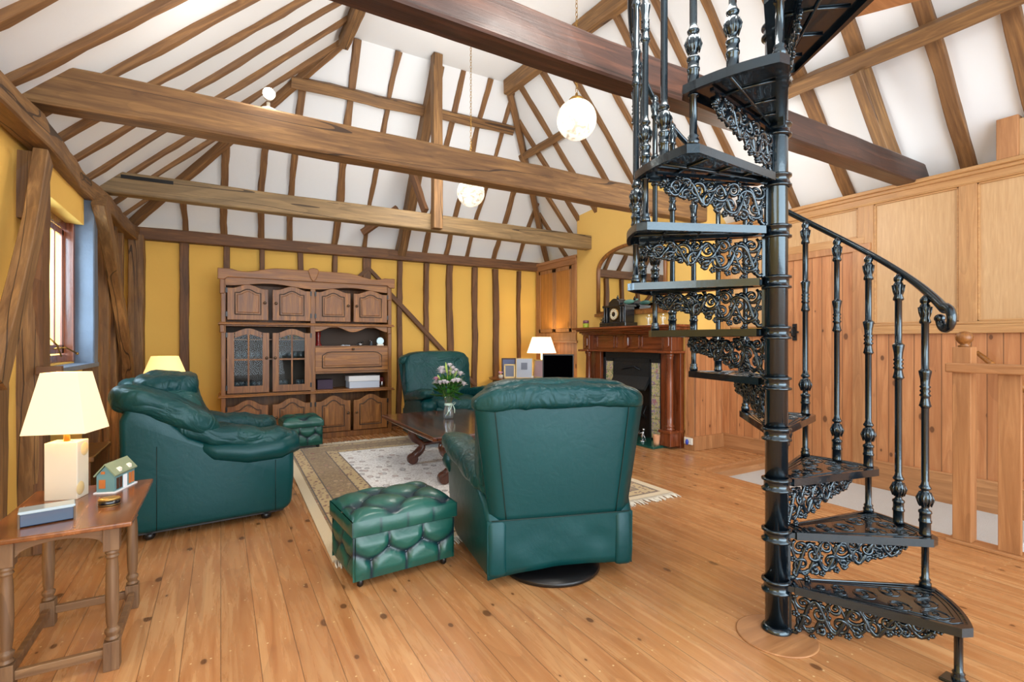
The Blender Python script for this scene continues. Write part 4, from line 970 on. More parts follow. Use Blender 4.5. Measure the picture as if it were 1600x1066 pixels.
# ------------------------------------------------------------------ tufted footstools
def footstool(label, loc, rz, w=.61, d=.45, h=.40, nu_=4, nv_=3, lidh=.12):
    t = thing('tufted_footstool', label, 'footstool', loc, rz)
    def patch(b, fn, nu, nv, att):
        o = len(b.v); b.v += [None] * 0
        vs = []; 
        for j in range(nv + 1):
            for i in range(nu + 1):
                p, a = fn(i / nu, j / nv); vs.append(p); att.append(a)
        b.add(vs, [(j * (nu + 1) + i, j * (nu + 1) + i + 1, (j + 1) * (nu + 1) + i + 1, (j + 1) * (nu + 1) + i) for j in range(nv) for i in range(nu)], True)
    def quilt(a, b_):
        f = abs(math.sin(PI * (a + b_))) * abs(math.sin(PI * (a - b_)))
        ia, ib = round((a + b_)), round((a - b_)); 
        da = (a + b_) - ia; db = (a - b_) - ib; dist = math.hypot(da, db)
        return f, max(0, 1 - dist / .33)
    # lid
    b = MB(); att = []; z0 = h - lidh
    def top(u, v):
        x = (u * 2 - 1); y = (v * 2 - 1)
        edge = (1 - abs(x) ** 6) * (1 - abs(y) ** 6)
        f, bt = quilt(u * nu_ / 1.0 * .5 + .25, v * nv_ * .5 + .25 * 0)
        z = h - .035 + .035 * edge ** .5 + edge * (.030 * f ** .5 - .030 * bt ** 2)
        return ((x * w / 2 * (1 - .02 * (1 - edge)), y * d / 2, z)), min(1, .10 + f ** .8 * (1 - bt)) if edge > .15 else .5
    patch(b, top, 72, 54, att)
    for k in range(4):
        def side(u, v, k=k):
            a = (u * 2 - 1); L = (w, d)[k % 2] / 2; D = (d, w)[k % 2] / 2
            bul = .010 * math.sin(PI * v) * (1 - a ** 8)
            f = abs(math.sin(PI * (u * (nu_ if k % 2 == 0 else nv_)))) ** .4
            p = (a * L, -(D + bul * (.6 + .4 * f)), z0 + .006 + (h - .035 - z0 - .006) * v)
            for _ in range(k): p = (-p[1], p[0], p[2])
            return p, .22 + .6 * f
        patch(b, side, 40, 6, att)
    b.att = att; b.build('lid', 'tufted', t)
    # box sides
    b = MB(); att = []; zb = .045
    for k in range(4):
        def side(u, v, k=k):
            a = (u * 2 - 1); L = (w, d)[k % 2] / 2 - .010; D = (d, w)[k % 2] / 2 - .010
            n = (nu_ + 2) if k % 2 == 0 else nv_ + 1
            env = (1 - a ** 10) * min(1, v * 5) * min(1, (1 - v) * 5)
            # zig-zag of buttons with pleats running to the edges
            q = u * n; s = abs((q % 2) - 1); zc = .42 + .22 * s; near = round(q); 
            dist = math.hypot((q - near) * .9, (v - (.42 + .22 * abs((near % 2) - 1))) * 2.2)
            crease = abs(v - zc) * 5; pleat = abs(q - near) * 3.2
            top_b = (near % 2 == 0)
            pl = pleat if ((v > zc and top_b) or (v < zc and not top_b)) else 9
            f = min(1, crease, pl) ** .6; bt = max(0, 1 - dist / .35)
            dis = env * (.022 * f - .012 * bt)
            p = (a * L, -(D - .012 + dis), zb + (z0 - .004 - zb) * v)
            for _ in range(k): p = (-p[1], p[0], p[2])
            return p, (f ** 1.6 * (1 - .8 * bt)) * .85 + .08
        patch(b, side, 72, 24, att)
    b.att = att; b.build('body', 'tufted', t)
    MB().box((-w / 2 + .03, -d / 2 + .03, zb), (w / 2 - .03, d / 2 - .03, z0 + .01)).build('inner_box', 'black', t)
    first = None
    def button(p, nrm):
        nonlocal first
        if first is None: first = MB().ball((0, 0, 0), (.009, .009, .005), 10, 6).build('button', 'tufted', t); o = first
        else: o = first.copy(); COL.objects.link(o); o.parent = t
        o.location = p; o.rotation_euler = Vector(nrm).to_track_quat('Z', 'Y').to_euler()
    for i in range(-1, 8):
        for j in range(-1, 8):
            # button positions: a+b and a-b integers
            a = (i + j) / 2; c = (i - j) / 2; u = (a - .25) / (nu_ * .5); v = c / (nv_ * .5)
            if .06 < u < .94 and .06 < v < .94: button(((u * 2 - 1) * w / 2, (v * 2 - 1) * d / 2, h - .026), (0, 0, 1))
    for k in range(4):
        n = (nu_ + 2) if k % 2 == 0 else nv_ + 1
        for q in range(1, n):
            L = (w, d)[k % 2] / 2 - .010; D = (d, w)[k % 2] / 2 - .010; v = .42 + .22 * abs((q % 2) - 1)
            p = ((q / n * 2 - 1) * L, -(D - .018), zb + (z0 - .004 - zb) * v); nn = (0, -1, 0)
            for _ in range(k): p = (-p[1], p[0], p[2]); nn = (-nn[1], nn[0], 0)
            button(p, nn)
    for sx in (-1, 1):
        for sy in (-1, 1): MB().lathe([(.010, 0), (.018, .01), (.018, .03), (.012, .045)], c=(sx * (w / 2 - .06), sy * (d / 2 - .06), 0), n=12).build('foot', 'black', t)
    return t
footstool('large buttoned green leather footstool beside the swivel recliner', (.875, 2.90, 0), math.radians(4))
footstool('small buttoned dark green footstool in front of the wall cabinet', (.86, 6.70, 0), math.radians(2), .46, .42, .38, 3, 3, .11)

# ------------------------------------------------------------------ coffee table
t = thing('coffee_table', 'dark wooden coffee table with scrolled legs standing on the rug', 'coffee table', (2.08, 4.82, .012))
b = MB(); b.box((-.52, -.79, .435), (.52, .79, .475)); b.build('table_top', 'walnut', t, bevel=.012, seg=3)
b = MB(); b.box((-.38, -.62, .395), (.38, .62, .436)); b.build('apron', 'walnut_leg', t, bevel=.005)
for y in (-.56, .30):
    for sx in (-1, 1):
        pts = [(.22, .40), (.30, .375), (.335, .33), (.30, .26), (.235, .215), (.22, .17), (.26, .12), (.31, .085), (.335, .055)]
        b = MB(); N = 24; sm = []
        def cr(P, u):
            u *= len(P) - 1; i = min(int(u), len(P) - 2); f = u - i
            p = [P[max(0, min(len(P) - 1, i + k))] for k in (-1, 0, 1, 2)]
            return tuple(.5 * (2 * p[1][c] + (p[2][c] - p[0][c]) * f + (2 * p[0][c] - 5 * p[1][c] + 4 * p[2][c] - p[3][c]) * f * f + (3 * p[1][c] - p[0][c] - 3 * p[2][c] + p[3][c]) * f ** 3) for c in (0, 1))
        sm = [cr(pts, k / N) for k in range(N + 1)]
        b.tube([(sx * (x + .0), y, z) for x, z in sm], [.034 + .010 * math.sin(k / N * PI * 2) ** 2 for k in range(N + 1)], 10, flat=1.0)
        b.lathe([(.052, -.035), (.055, -.028), (.055, .028), (.052, .035)], n=20, mt=Matrix.Translation((sx * .325, y, .055)) @ Matrix.Rotation(PI / 2, 4, 'X'))
        b.lathe([(.026, -.042), (.026, .042)], n=16, mt=Matrix.Translation((sx * .325, y, .055)) @ Matrix.Rotation(PI / 2, 4, 'X'))
        b.lathe([(.036, -.034), (.036, .034)], n=16, mt=Matrix.Translation((sx * .25, y, .385)) @ Matrix.Rotation(PI / 2, 4, 'X'))
        b.build('leg', 'walnut_leg', t)
    b = MB(); b.tube([(-.235, y, .20), (-.12, y, .205), (0, y, .215), (.12, y, .205), (.235, y, .20)], [.034, .026, .030, .026, .034], 10, flat=.7); b.build('stretcher', 'walnut_leg', t)

# vase and bouquet
t = thing('glass_vase', 'clear waisted glass vase with a pale ribbon on the coffee table', 'vase', (2.10, 4.97, .489))
out = [(.046, 0), (.052, .01), (.054, .05), (.048, .09), (.036, .14), (.036, .17), (.046, .215), (.055, .24)]
b = MB(); b.lathe(out + [(r - .004, z) for r, z in out[::-1][:-1]] + [(.042, .012)], n=28); b.build('glass', 'glass', t)
b = MB(); b.lathe([(.040, .140), (.041, .15), (.040, .165)], n=24, cap=False); b.tube([(.03, -.03, .155), (.05, -.045, .175), (.07, -.035, .165), (.05, -.04, .15), (.035, -.035, .15), (.05, -.05, .10), (.045, -.06, .06)], .006, 5, flat=.4); b.tube([(.03, -.03, .155), (.0, -.06, .11), (-.03, -.055, .07), (-.04, -.04, .04)], .006, 5, flat=.4); b.build('ribbon', 'ribbon', t)
t = thing('flower_bouquet', 'bouquet of white and pink flowers with lily buds in the glass vase', 'flowers', (2.10, 4.97, .489))
rnd = random.Random(5)
def bloom(c, R, m, n=9):
    b = MB()
    for ring in range(3):
        for k in range(n - ring * 2):
            a = 2 * PI * k / (n - ring * 2) + ring * .4; el = .25 + ring * .45
            d = Vector((math.cos(a) * math.cos(el), math.sin(a) * math.cos(el), math.sin(el)))
            s_ = Vector((-math.sin(a), math.cos(a), 0)); up = d.cross(s_)
            p0 = Vector(c); p1 = p0 + d * R * .6; p2 = p0 + d * R * (1 - .12 * ring) + up * -R * .15
            w_ = R * .34
            b.add([p0, p1 - s_ * w_, p2 - s_ * w_ * .4, p2 + s_ * w_ * .4, p1 + s_ * w_, p1 + up * -.004], [(0, 5, 1), (1, 5, 2), (2, 5, 3), (3, 5, 4), (4, 5, 0)], True)
    b.ball(c, R * .25, 8, 6)
    return b.build('bloom', m, t)
heads = []
for k in range(30):
    a = k * 2.4; rr = .04 + .15 * ((k % 8) / 8) ** .7 + rnd.uniform(-.02, .02)
    c = (rr * math.cos(a), rr * math.sin(a), .30 + .22 * (1 - rr / .25) + rnd.uniform(-.03, .07)); heads.append(c)
b = MB()
for c in heads: b.tube([(c[0] * -.12, c[1] * -.12, .03), (c[0] * .1, c[1] * .1, .15), (c[0] * .5, c[1] * .5, .28), c], .0028, 5)
b.build('stems', 'stem', t)
for k, c in enumerate(heads[:24]): bloom(c, rnd.uniform(.036, .056), 'petal_pink' if k in (4, 11) else 'petal')
for k, (x, y, z, dx, dz) in enumerate(((-.02, -.02, .50, -.02, .10), (.02, 0, .48, .01, .08), (.05, -.04, .46, .03, .07), (-.10, -.02, .42, -.03, .05))):
    b = MB(); b.tube([(x * .3, y * .3, .2), (x, y, z - .03)], .003, 5); b.tube([(x, y, z - .03), (x + dx * .3, y, z), (x + dx * .7, y, z + dz * .5), (x + dx, y, z + dz)], [.004, .012, .013, .003], 8); b.build('lily_bud', 'bud', t)
b = MB()
for k in range(110):
    a = rnd.uniform(0, 2 * PI); rr = rnd.uniform(.03, .10); z = rnd.uniform(.24, .42); L = rnd.uniform(.07, .13); el = rnd.uniform(-.5, .9)
    p = Vector((rr * math.cos(a), rr * math.sin(a), z)); d = Vector((math.cos(a) * math.cos(el), math.sin(a) * math.cos(el), math.sin(el))); s_ = Vector((-math.sin(a), math.cos(a), 0)) * rnd.uniform(.014, .026); up = d.cross(s_).normalized() * -.008
    q = [p, p + d * L * .35 + s_, p + d * L * .7 + s_ * .8 - up, p + d * L - up * 2, p + d * L * .7 - s_ * .8 - up, p + d * L * .35 - s_, p + d * L * .4 + up, p + d * L * .7 + up * .3]
    b.add(q, [(0, 1, 6), (1, 2, 7, 6), (2, 3, 7), (3, 4, 7), (4, 5, 6, 7), (5, 0, 6)], True)
b.build('leaves', 'leaf', t)

# ------------------------------------------------------------------ wall cabinet
CX, CY, CW = 0.0, 7.12, 2.13
t = thing('wall_cabinet', 'large carved brown oak display cabinet against the yellow back wall', 'cabinet', (CX, CY, 0))
b = MB()
b.box((.0, .02, 0), (.055, .48, 2.12)); b.box((CW - .055, .02, 0), (CW, .48, 2.12)); b.box((0, .45, .05), (CW, .48, 2.12)); b.box((CW / 2 - .03, .02, .05), (CW / 2 + .03, .46, 2.1))
b.box((0.002, .006, .001), (CW - .002, .44, .075)); b.box((0, .02, 2.06), (CW, .48, 2.12))
b.box((.02, .04, 1.50), (CW - .02, .46, 1.545)); b.box((.02, .04, .62), (CW - .02, .46, .655))
b.build('carcass', 'oak', t, bevel=.005)
def wavy(x0, x1, z0, zf, n=24): return [(z0, x0), (z0, x1)] + [(zf(1 - k / n), x1 + (x0 - x1) * k / n) for k in range(n + 1)]
def bumpf(u, w=.5): return math.sin(PI * min(1, max(0, (u - .12) / .76))) ** 1.6
# crest: wavy cornice with shield
b = MB()
N = 60; top_ = []; bot_ = []
for k in range(N + 1):
    u = k / N; s = abs(u * 2 - 1); x = -.035 + (CW + .07) * u
    q = min(1, max(0, (.74 - s) / .36)); zt = 2.185 + .065 * q * q * (3 - 2 * q) + .025 * min(1, max(0, (s - .76) / .1)) ** 2
    zb = 2.105 - .045 * math.exp(-((s - .0) / .16) ** 2) * 0 - (.03 if s > .93 else 0) + .025 * math.cos(s * PI * 2) * 0
    top_.append((zt, x)); bot_.append((zb, x))
b.prism(top_ + bot_[::-1], 1, -.035, .02); b.build('crest', 'oak_h', t, bevel=.006)
b = MB(); b.prism([(2.275, CW / 2 - .045), (2.285, CW / 2), (2.275, CW / 2 + .045), (2.25, CW / 2 + .07), (2.14, CW / 2 + .035), (2.10, CW / 2), (2.14, CW / 2 - .035), (2.25, CW / 2 - .07)], 1, -.055, -.02); b.build('shield', 'oak_h', t, bevel=.008)
b = MB(); b.prism(wavy(.05, CW - .05, 2.11, lambda u: 2.05 - .045 * abs(math.cos(u * PI * 2)) ** 2), 1, .0, .02); b.build('frieze', 'oak_h', t, bevel=.003)
for z, p in ((1.52, .035), (.615, .035)):
    b = MB(); b.box((-.03, -.045, z), (CW + .03, .45, z + .018)); b.box((-.02, -.030, z + .018), (CW + .02, .45, z + .032)); b.build('ledge', 'oak_h', t, bevel=.006, seg=3)
for x in (.0, CW - .055):
    b = MB(); b.box((x - .012, -.015, 1.90), (x + .04, .03, 2.12)); b.box((x - .012, -.02, 1.42), (x + .04, .03, 1.52)); b.build('corbel', 'oak', t, bevel=.008)
    MB().box((x, .0, .06), (x + .055, .03, 2.10)).build('side_stile', 'oak', t, bevel=.008)
MB().box((CW / 2 - .032, .003, .06), (CW / 2 + .032, .03, 2.06)).build('centre_stile', 'oak', t, bevel=.004)
def knob(par, x, z, y=-.012):
    MB().lathe([(.008, 0), (.007, .012), (.016, .018), (.018, .026), (.012, .032), (.003, .034)], n=16, mt=Matrix.Translation((x, y, z)) @ Matrix.Rotation(PI / 2, 4, 'X')).build('knob', 'pewter', par)
def arch_top(x0, x1, z, rise, n=22): return [(z + rise * bumpf(k / n), x0 + (x1 - x0) * k / n) for k in range(n + 1)]
def hinge(par, x, z): MB().box((x - .010, -.016, z - .03), (x + .010, -.004, z + .03)).build('hinge', 'black', par)
def panel_door(x0, x1, z0, z1, rise, kx, kz, hx):
    b = MB(); b.prism([(z0, x0), (z0, x1)] + arch_top(x0, x1, z1 - rise, rise)[::-1], 1, -.012, .018)
    d = b.build('door', 'oak', t, bevel=.004)
    m = .085 if x1 - x0 < .6 else .07; ix0, ix1, iz0, iz1 = x0 + m, x1 - m, z0 + .07, z1 - rise - .055
    out = arch_top(ix0, ix1, iz1, rise * .9)
    loop = [(ix0, iz0)] + [(x, z) for z, x in out] + [(ix1, iz0), (ix0, iz0)]
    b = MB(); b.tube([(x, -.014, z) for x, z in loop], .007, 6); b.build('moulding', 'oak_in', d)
    k = .022
    out = arch_top(ix0 + k, ix1 - k, iz1 - k, rise * .85)
    b = MB(); b.prism([(iz0 + k, ix0 + k), (iz0 + k, ix1 - k)] + out[::-1], 1, -.022, -.008); b.build('raised_panel', 'oak', d, bevel=.008)
    if kx is not None: knob(d, kx, kz)
    if hx is not None:
        hinge(d, hx, z0 + .07); hinge(d, hx, z1 - rise - .03)
    return d
def glass_door(x0, x1, z0, z1, rise, kx, kz, hx):
    m = .075; ix0, ix1, iz0, iz1 = x0 + m, x1 - m, z0 + .085, z1 - rise - .07
    b = MB(); b.box((x0, -.012, z0), (ix0, .018, z1 - rise)); b.box((ix1, -.012, z0), (x1, .018, z1 - rise)); b.box((ix0, -.012, z0), (ix1, .018, iz0))
    n = 22
    for k in range(n):
        u0, u1 = k / n, (k + 1) / n; xa, xb = x0 + (x1 - x0) * u0, x0 + (x1 - x0) * u1
        za, zb = z1 - rise + rise * bumpf(u0), z1 - rise + rise * bumpf(u1)
        la, lb = iz1 + rise * .9 * bumpf(u0), iz1 + rise * .9 * bumpf(u1)
        if xa < ix0 - .001 or xb > ix1 + .001: la = lb = z1 - rise - .0005
        b.prism([(la, xa), (lb, xb), (zb, xb), (za, xa)], 1, -.012, .018)
    d = b.build('glazed_door', 'oak', t)
    mz = (iz0 + iz1) / 2 + .03; mx = (ix0 + ix1) / 2
    b = MB(); b.box((mx - .010, -.010, iz0), (mx + .010, .012, iz1 + rise)); b.box((ix0, -.009, mz - .010), (ix1, .011, mz + .010)); b.build('muntin', 'oak', d, bevel=.003)
    MB().box((ix0 - .01, .0, iz0 - .01), (ix1 + .01, .004, iz1 + rise * .9)).build('pane', 'cab_pane', d)
    knob(d, kx, kz)
    hinge(d, hx, z0 + .07); hinge(d, hx, z1 - rise - .03)
for (x0, x1, kx, hx) in ((.068, .525, .485, .062), (.575, 1.035, .615, 1.036), (1.095, 1.55, 1.515, 1.094), (1.59, 2.06, 1.63, 2.066)):
    panel_door(x0, x1, 1.58, 2.025, .05, kx, 1.80, hx)
for (x0, x1, kx, hx) in ((.068, .535, .505, .062), (.575, 1.035, .605, 1.036)):
    glass_door(x0, x1, .665, 1.475, .055, kx, 1.10, hx)
for (x0, x1, kx, hx) in ((.068, .525, .485, .062), (.575, 1.035, .615, 1.036), (1.095, 1.55, 1.515, 1.094), (1.59, 2.06, 1.63, 2.066)):
    panel_door(x0, x1, .085, .575, .075, kx, .33, hx)
# drop front, niche valance and shelves
b = MB(); b.box((1.09, -.012, .905), (2.07, .018, 1.235)); d = b.build('drop_front', 'oak_h', t, bevel=.004)
loop = [(1.18, .955), (1.18, 1.12), (1.24, 1.16), (1.30, 1.17), (1.86, 1.17), (1.92, 1.16), (1.98, 1.12), (1.98, .955), (1.18, .955)]
MB().tube([(x, -.014, z) for x, z in loop], .007, 6).build('moulding', 'oak_in', d)
MB().prism([(.98, 1.205), (.98, 1.955), (1.11, 1.955), (1.145, 1.90), (1.15, 1.86), (1.15, 1.30), (1.145, 1.25), (1.11, 1.205)], 1, -.022, -.008).build('raised_panel', 'oak_h', d, bevel=.008)
knob(d, 1.58, 1.205)
b = MB(); b.box((1.09, .02, 1.235), (2.08, .45, 1.25)); b.box((1.09, .02, .875), (2.08, .45, .895)); b.box((1.09, .02, .895), (2.08, .03, 1.24)); b.build('shelf', 'oak_h', t)
b = MB(); b.prism([(1.52, 1.09), (1.52, 2.08)] + [(1.475 - .035 * math.cos((1 - k / 24) * PI * 4) * 1, 2.08 - .99 * k / 24) for k in range(25)], 1, .0, .02); b.build('valance', 'oak_h', t, bevel=.003)
b = MB(); b.box((.06, .05, 1.075), (1.03, .45, 1.09)); b.box((.06, .05, 1.33), (1.03, .45, 1.34)); b.build('glass_shelf', 'oak_h', t)
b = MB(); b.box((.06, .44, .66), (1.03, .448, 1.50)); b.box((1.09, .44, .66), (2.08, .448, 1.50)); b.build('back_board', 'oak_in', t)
# glassware behind the panes
def goblet(name='wine_glass', s=1):
    pr = [(.028, 0), (.028, .003), (.006, .008), (.004, .055), (.012, .065), (.030, .085), (.034, .11), (.029, .145)]
    b = MB(); b.lathe([(r * s, z * s) for r, z in pr] + [((r - .002) * s, z * s) for r, z in pr[::-1][:3]] + [(.004, .070 * s)], n=12); return b.build(name, 'glass')
def tumbler():
    pr = [(.030, 0), (.034, .09)]; b = MB(); b.lathe([(.028, 0), (.032, .03), (.034, .09), (.031, .09), (.029, .03), (.004, .008)], n=12, flute=(.005, .06, .06)); return b.build('tumbler', 'glass')
g0 = goblet(); tag(g0, 'stemmed wine glass behind the glazed door nearer the window, bottom shelf', 'wine glass', 'wine glasses in the cabinet')
pos = [(.17, 7.24), (.235, 7.29), (.30, 7.24), (.365, 7.29), (.43, 7.24), (.20, 7.38), (.33, 7.39), (.44, 7.36), (.68, 7.26), (.745, 7.30), (.90, 7.26), (.96, 7.32)]
for k, (x, y) in enumerate(pos):
    o = g0 if k == 0 else g0.copy()
    if k: COL.objects.link(o)
    if x > .6: o['label'] = 'stemmed wine glass behind the glazed door beside the drop front, bottom shelf'; o['group'] = 'wine glasses behind the middle door'
    o.location = (x, y, .656)
c0 = tumbler(); tag(c0, 'cut glass tumbler behind the glazed door nearer the window, middle shelf', 'tumbler', 'tumblers in the cabinet')
pos = [(.19 + .073 * k, 7.24 + .03 * (k % 2)) for k in range(5)] + [(.655 + .068 * k, 7.23 + .03 * (k % 2)) for k in range(6)] + [(.69 + .07 * k, 7.36) for k in range(4)]
for k, (x, y) in enumerate(pos):
    o = c0 if k == 0 else c0.copy()
    if k: COL.objects.link(o)
    if x > .6: o['label'] = 'cut glass tumbler behind the glazed door beside the drop front, middle shelf'; o['group'] = 'tumblers behind the middle door'
    o.location = (x, y, 1.091)
for k, x in enumerate((.72, .80, .88)):
    b = MB(); b.lathe([(.03, 0), (.034, .05), (.012, .07), (.012, .11)], n=14); o = b.build('bottle', plain('amber_glass', (120, 96, 40), .15, coat=.5) if k == 0 else bpy.data.materials['amber_glass'], loc=(x, 7.32, 1.341))
    tag(o, 'short amber bottle on the top shelf behind the glazed door', 'bottle', 'amber bottles in the cabinet')
# things in the open niches
o = MB().lathe([(.045, 0), (.048, .012), (.030, .04), (.026, .10), (.034, .14), (.030, .17), (.038, .19)], n=20).build('red_vase', 'red', loc=(1.145, 7.22, 1.251)); tag(o, 'dark red vase in the upper open niche of the cabinet', 'vase')
t2 = thing('bird_figurine', 'small black and white bird figurine in the upper open niche', 'figurine', (1.70, 7.19, 1.251))
b = MB(); b.ball((0, 0, .030), (.040, .018, .020), 12, 8, mt=Matrix.Rotation(-.4, 4, 'Y')); b.ball((.035, 0, .050), .014, 10, 8); b.tube([(-.03, 0, .02), (-.07, 0, .004)], [.010, .004], 6); b.build('body', 'tin_black', t2)
MB().ball((-.005, 0, .022), (.030, .019, .014), 10, 7).build('breast', 'paper', t2)
o = MB().cbox((0, 0, .006), (.12, .05, .012)).build('glass_dish', 'glass', loc=(1.50, 7.19, 1.251)); tag(o, 'low flat glass dish beside the bird figurine', 'dish')
t2 = thing('glass_ornament', 'small dark ornament with glassy tips next to the round glass paperweight', 'ornament', (1.86, 7.22, 1.251))
b = MB(); b.cbox((0, 0, .025), (.04, .03, .05)); b.build('base', 'grate', t2, bevel=.006); b = MB(); b.tube([(0, 0, .05), (-.02, 0, .085)], .005, 6); b.tube([(0, 0, .05), (.02, 0, .08)], .005, 6); b.build('tips', 'glass', t2)
t2 = thing('round_paperweight', 'round pale glass disc on a white foot at the chimney end of the niche', 'paperweight', (1.985, 7.20, 1.251))
b = MB(); b.lathe([(.050, -.010), (.054, 0), (.050, .010)], n=28, mt=Matrix.Translation((0, 0, .068)) @ Matrix.Rotation(PI / 2, 4, 'X')); b.build('disc', plain('pale_crystal', (170, 206, 214), .08, coat=.5), t2)
b = MB(); b.cbox((0, 0, .012), (.09, .04, .024)); b.build('foot', 'white_gloss', t2, bevel=.005)
o = MB().box((-.21, -.12, 0), (.21, .12, .095)).build('card_box', 'card_blue', loc=(1.76, 7.30, .656), bevel=.003); tag(o, 'white card box lying in the lower niche, under a lid-like box', 'box')
o = MB().box((-.215, -.125, 0), (.215, .125, .075)).build('card_box', 'paper', loc=(1.755, 7.295, .752), bevel=.003); tag(o, 'white card box stacked on top of the other in the lower niche', 'box')
o = MB().box((-.10, -.10, 0), (.10, .10, .13)).build('dark_box', 'purple_dark', loc=(1.24, 7.34, .656), bevel=.003); tag(o, 'dark plum box in the shadow of the lower niche', 'box')
o = MB().box((-.04, -.06, 0), (.04, .06, .13)).build('red_tin', 'red', loc=(2.03, 7.40, .656), bevel=.003); tag(o, 'dark red tin behind the small jar in the lower niche', 'tin')
o = MB().lathe([(.026, 0), (.028, .04), (.024, .06), (.026, .075)], n=16).build('small_jar', 'chrome', loc=(2.02, 7.24, .656)); tag(o, 'small silvery jar beside the white boxes', 'jar')

# ------------------------------------------------------------------ oak side table and the things on it
t = thing('side_table', 'small oak side table with turned legs in the near corner by the window wall', 'side table', (-.53, 2.80, 0))
b = MB(); b.box((-.22, -.36, .58), (.23, .36, .60)); b.build('table_top', 'side_top', t, bevel=.006, seg=3)
for sx in (-1, 1):
    for sy in (-1, 1):
        x, y = sx * .155, sy * .265 + (.0 if sy > 0 else .0)
        b = MB(); b.box((x - .026, y - .026, 0), (x + .026, y + .026, .115)); b.box((x - .026, y - .026, .475), (x + .026, y + .026, .58))
        b.lathe([(.020, .115), (.025, .122), (.018, .132), (.024, .145), (.025, .155), (.016, .165), (.020, .19), (.023, .28), (.021, .40), (.018, .44), (.024, .448), (.019, .456), (.024, .464), (.020, .475)], c=(x, y, 0), n=20)
        b.build('leg', 'side_leg', t, bevel=.002)
for sy in (-1, 1):
    b = MB(); y = sy * .265; n = 16
    b.prism([(.578, -.13), (.578, .13)] + [(.50 + .045 * math.sin(PI * (1 - k / n)) ** .5, .13 - .26 * k / n) for k in range(n + 1)], 1, y - .009, y + .009); b.build('apron', 'side_rail', t, bevel=.002)
for sx in (-1, 1):
    b = MB(); x = sx * .155; n = 16
    b.prism([(-.24, .578), (.24, .578)] + [(.24 - .48 * k / n, .50 + .045 * math.sin(PI * (k / n)) ** .5) for k in range(n + 1)], 0, x - .009, x + .009); b.build('apron', 'side_rail', t, bevel=.002)
    b = MB(); b.box((x - .012, -.24, .05), (x + .012, .24, .085)); b.build('stretcher', 'side_rail', t, bevel=.003)
for sy in (-1, 1):
    b = MB(); b.box((-.13, sy * .265 - .012, .05), (.13, sy * .265 + .012, .085)); b.build('stretcher', 'side_rail', t, bevel=.003)

def frustum(b, w0, d0, w1, d1, z0, z1, th=.003):
    """open four-sided shade with wall thickness"""
    def ring(w_, d_, z): return [(-w_, -d_, z), (w_, -d_, z), (w_, d_, z), (-w_, d_, z)]
    vs = ring(w0, d0, z0) + ring(w1, d1, z1) + ring(w1 - th, d1 - th, z1) + ring(w0 - th, d0 - th, z0)
    fs = []
    for q in range(4):
        for i in range(4):
            j = (i + 1) % 4; a = q * 4; c = ((q + 1) % 4) * 4
            fs.append((a + i, a + j, c + j, c + i))
    return b.add(vs, fs)
LZ = .60
t = thing('table_lamp', 'lit table lamp with square cream shade and white block base on the side table', 'table lamp', (-.60, 2.965, LZ), math.radians(-16))
b = MB(); b.box((-.062, -.045, 0), (.062, .045, .255))
o = b.build('lamp_base', plain('ivory_ceramic', (206, 198, 180), .4), t, bevel=.003)
for y, z in ((.012, .215), (-.02, .045)): MB().lathe([(.030, 0), (.028, .0012), (.004, .0015)], n=24, mt=Matrix.Translation((.062, y, z)) @ Matrix.Rotation(PI / 2, 4, 'Y')).build('recess_shade_disc', 'hole_shade', t)  # flat darker discs, the shade of round holes put into their colour
MB().lathe([(.012, .255), (.012, .33), (.018, .335), (.018, .36)], n=14).build('lamp_holder', 'brass', t)
b = MB(); frustum(b, .118, .100, .070, .058, .30, .565); b.build('lamp_shade', 'shade_a', t)
point('table_lamp_light', (-.60, 2.965, 1.02), 3.2, (1, .74, .38), .03)
t = thing('glass_topped_box', 'blue mirrored trinket box with pale top at the near edge of the side table', 'box', (-.585, 2.605, LZ), math.radians(12))
MB().box((-.078, -.036, .003), (.078, .036, .050)).build('box_body', plain('dark_blue_mirror_glass', (24, 54, 84), .08, coat=.8), t, bevel=.003)
MB().box((-.082, -.040, .050), (.082, .040, .062)).build('box_lid', plain('pale_mirror_glass', (176, 196, 206), .08, coat=.6, var=.5), t, bevel=.003)
b = MB()
for sx in (-1, 1):
    for sy in (-1, 1): b.cbox((sx * .079, sy * .037, .027), (.006, .006, .054))
b.build('corner_trim', 'pewter', t)
t = thing('tin_cottage', 'printed tin cottage ornament with a pitched roof on the side table', 'ornament', (-.435, 3.035, LZ), math.radians(-20))
b = MB(); b.prism([(.0, .004), (.074, .004), (.074, .080), (.037, .125), (0, .080)], 1, 0, .165, mt=Matrix.Translation((-.037, -.08, 0)) @ Matrix(((0, 0, 0, 0), (0, 0, 0, 0), (0, 0, 0, 0), (0, 0, 0, 1))) if False else None) if False else None
b.prism([(.004, -.037), (.004, .037), (.080, .037), (.125, 0), (.080, -.037)], 1, -.08, .085); b.build('walls', 'tin_house', t)
b = MB()
for sg in (-1, 1): b.prism([(.076, sg * .043), (.130, 0), (.136, 0), (.082, sg * .046)], 1, -.088, .093)
b.build('roof', 'tin_roof', t)
b = MB(); b.box((-.026, -.083, .022), (.0, -.080, .062)); b.box((-.018, -.083, .088), (-.002, -.080, .100)); b.build('gable_window', 'tin_orange', t)
b = MB(); b.box((.037, -.012, .006), (.0395, .018, .066)); b.build('front_door', 'paper', t)
for y in (-.065, -.04, .035, .06): MB().box((.037, y, .012), (.0395, y + .018, .064)).build('front_window', 'tin_orange' if y > 0 else 'darkframe', t)
for y in (-.045, .035):
    b = MB(); b.prism([(.088, .020), (.088, .040), (.104, .040), (.110, .030), (.104, .020)], 1, y, y + .020); b.build('dormer', 'white_gloss', t)
MB().box((-.045, -.09, 0), (.045, .095, .005)).build('base', 'paper', t)
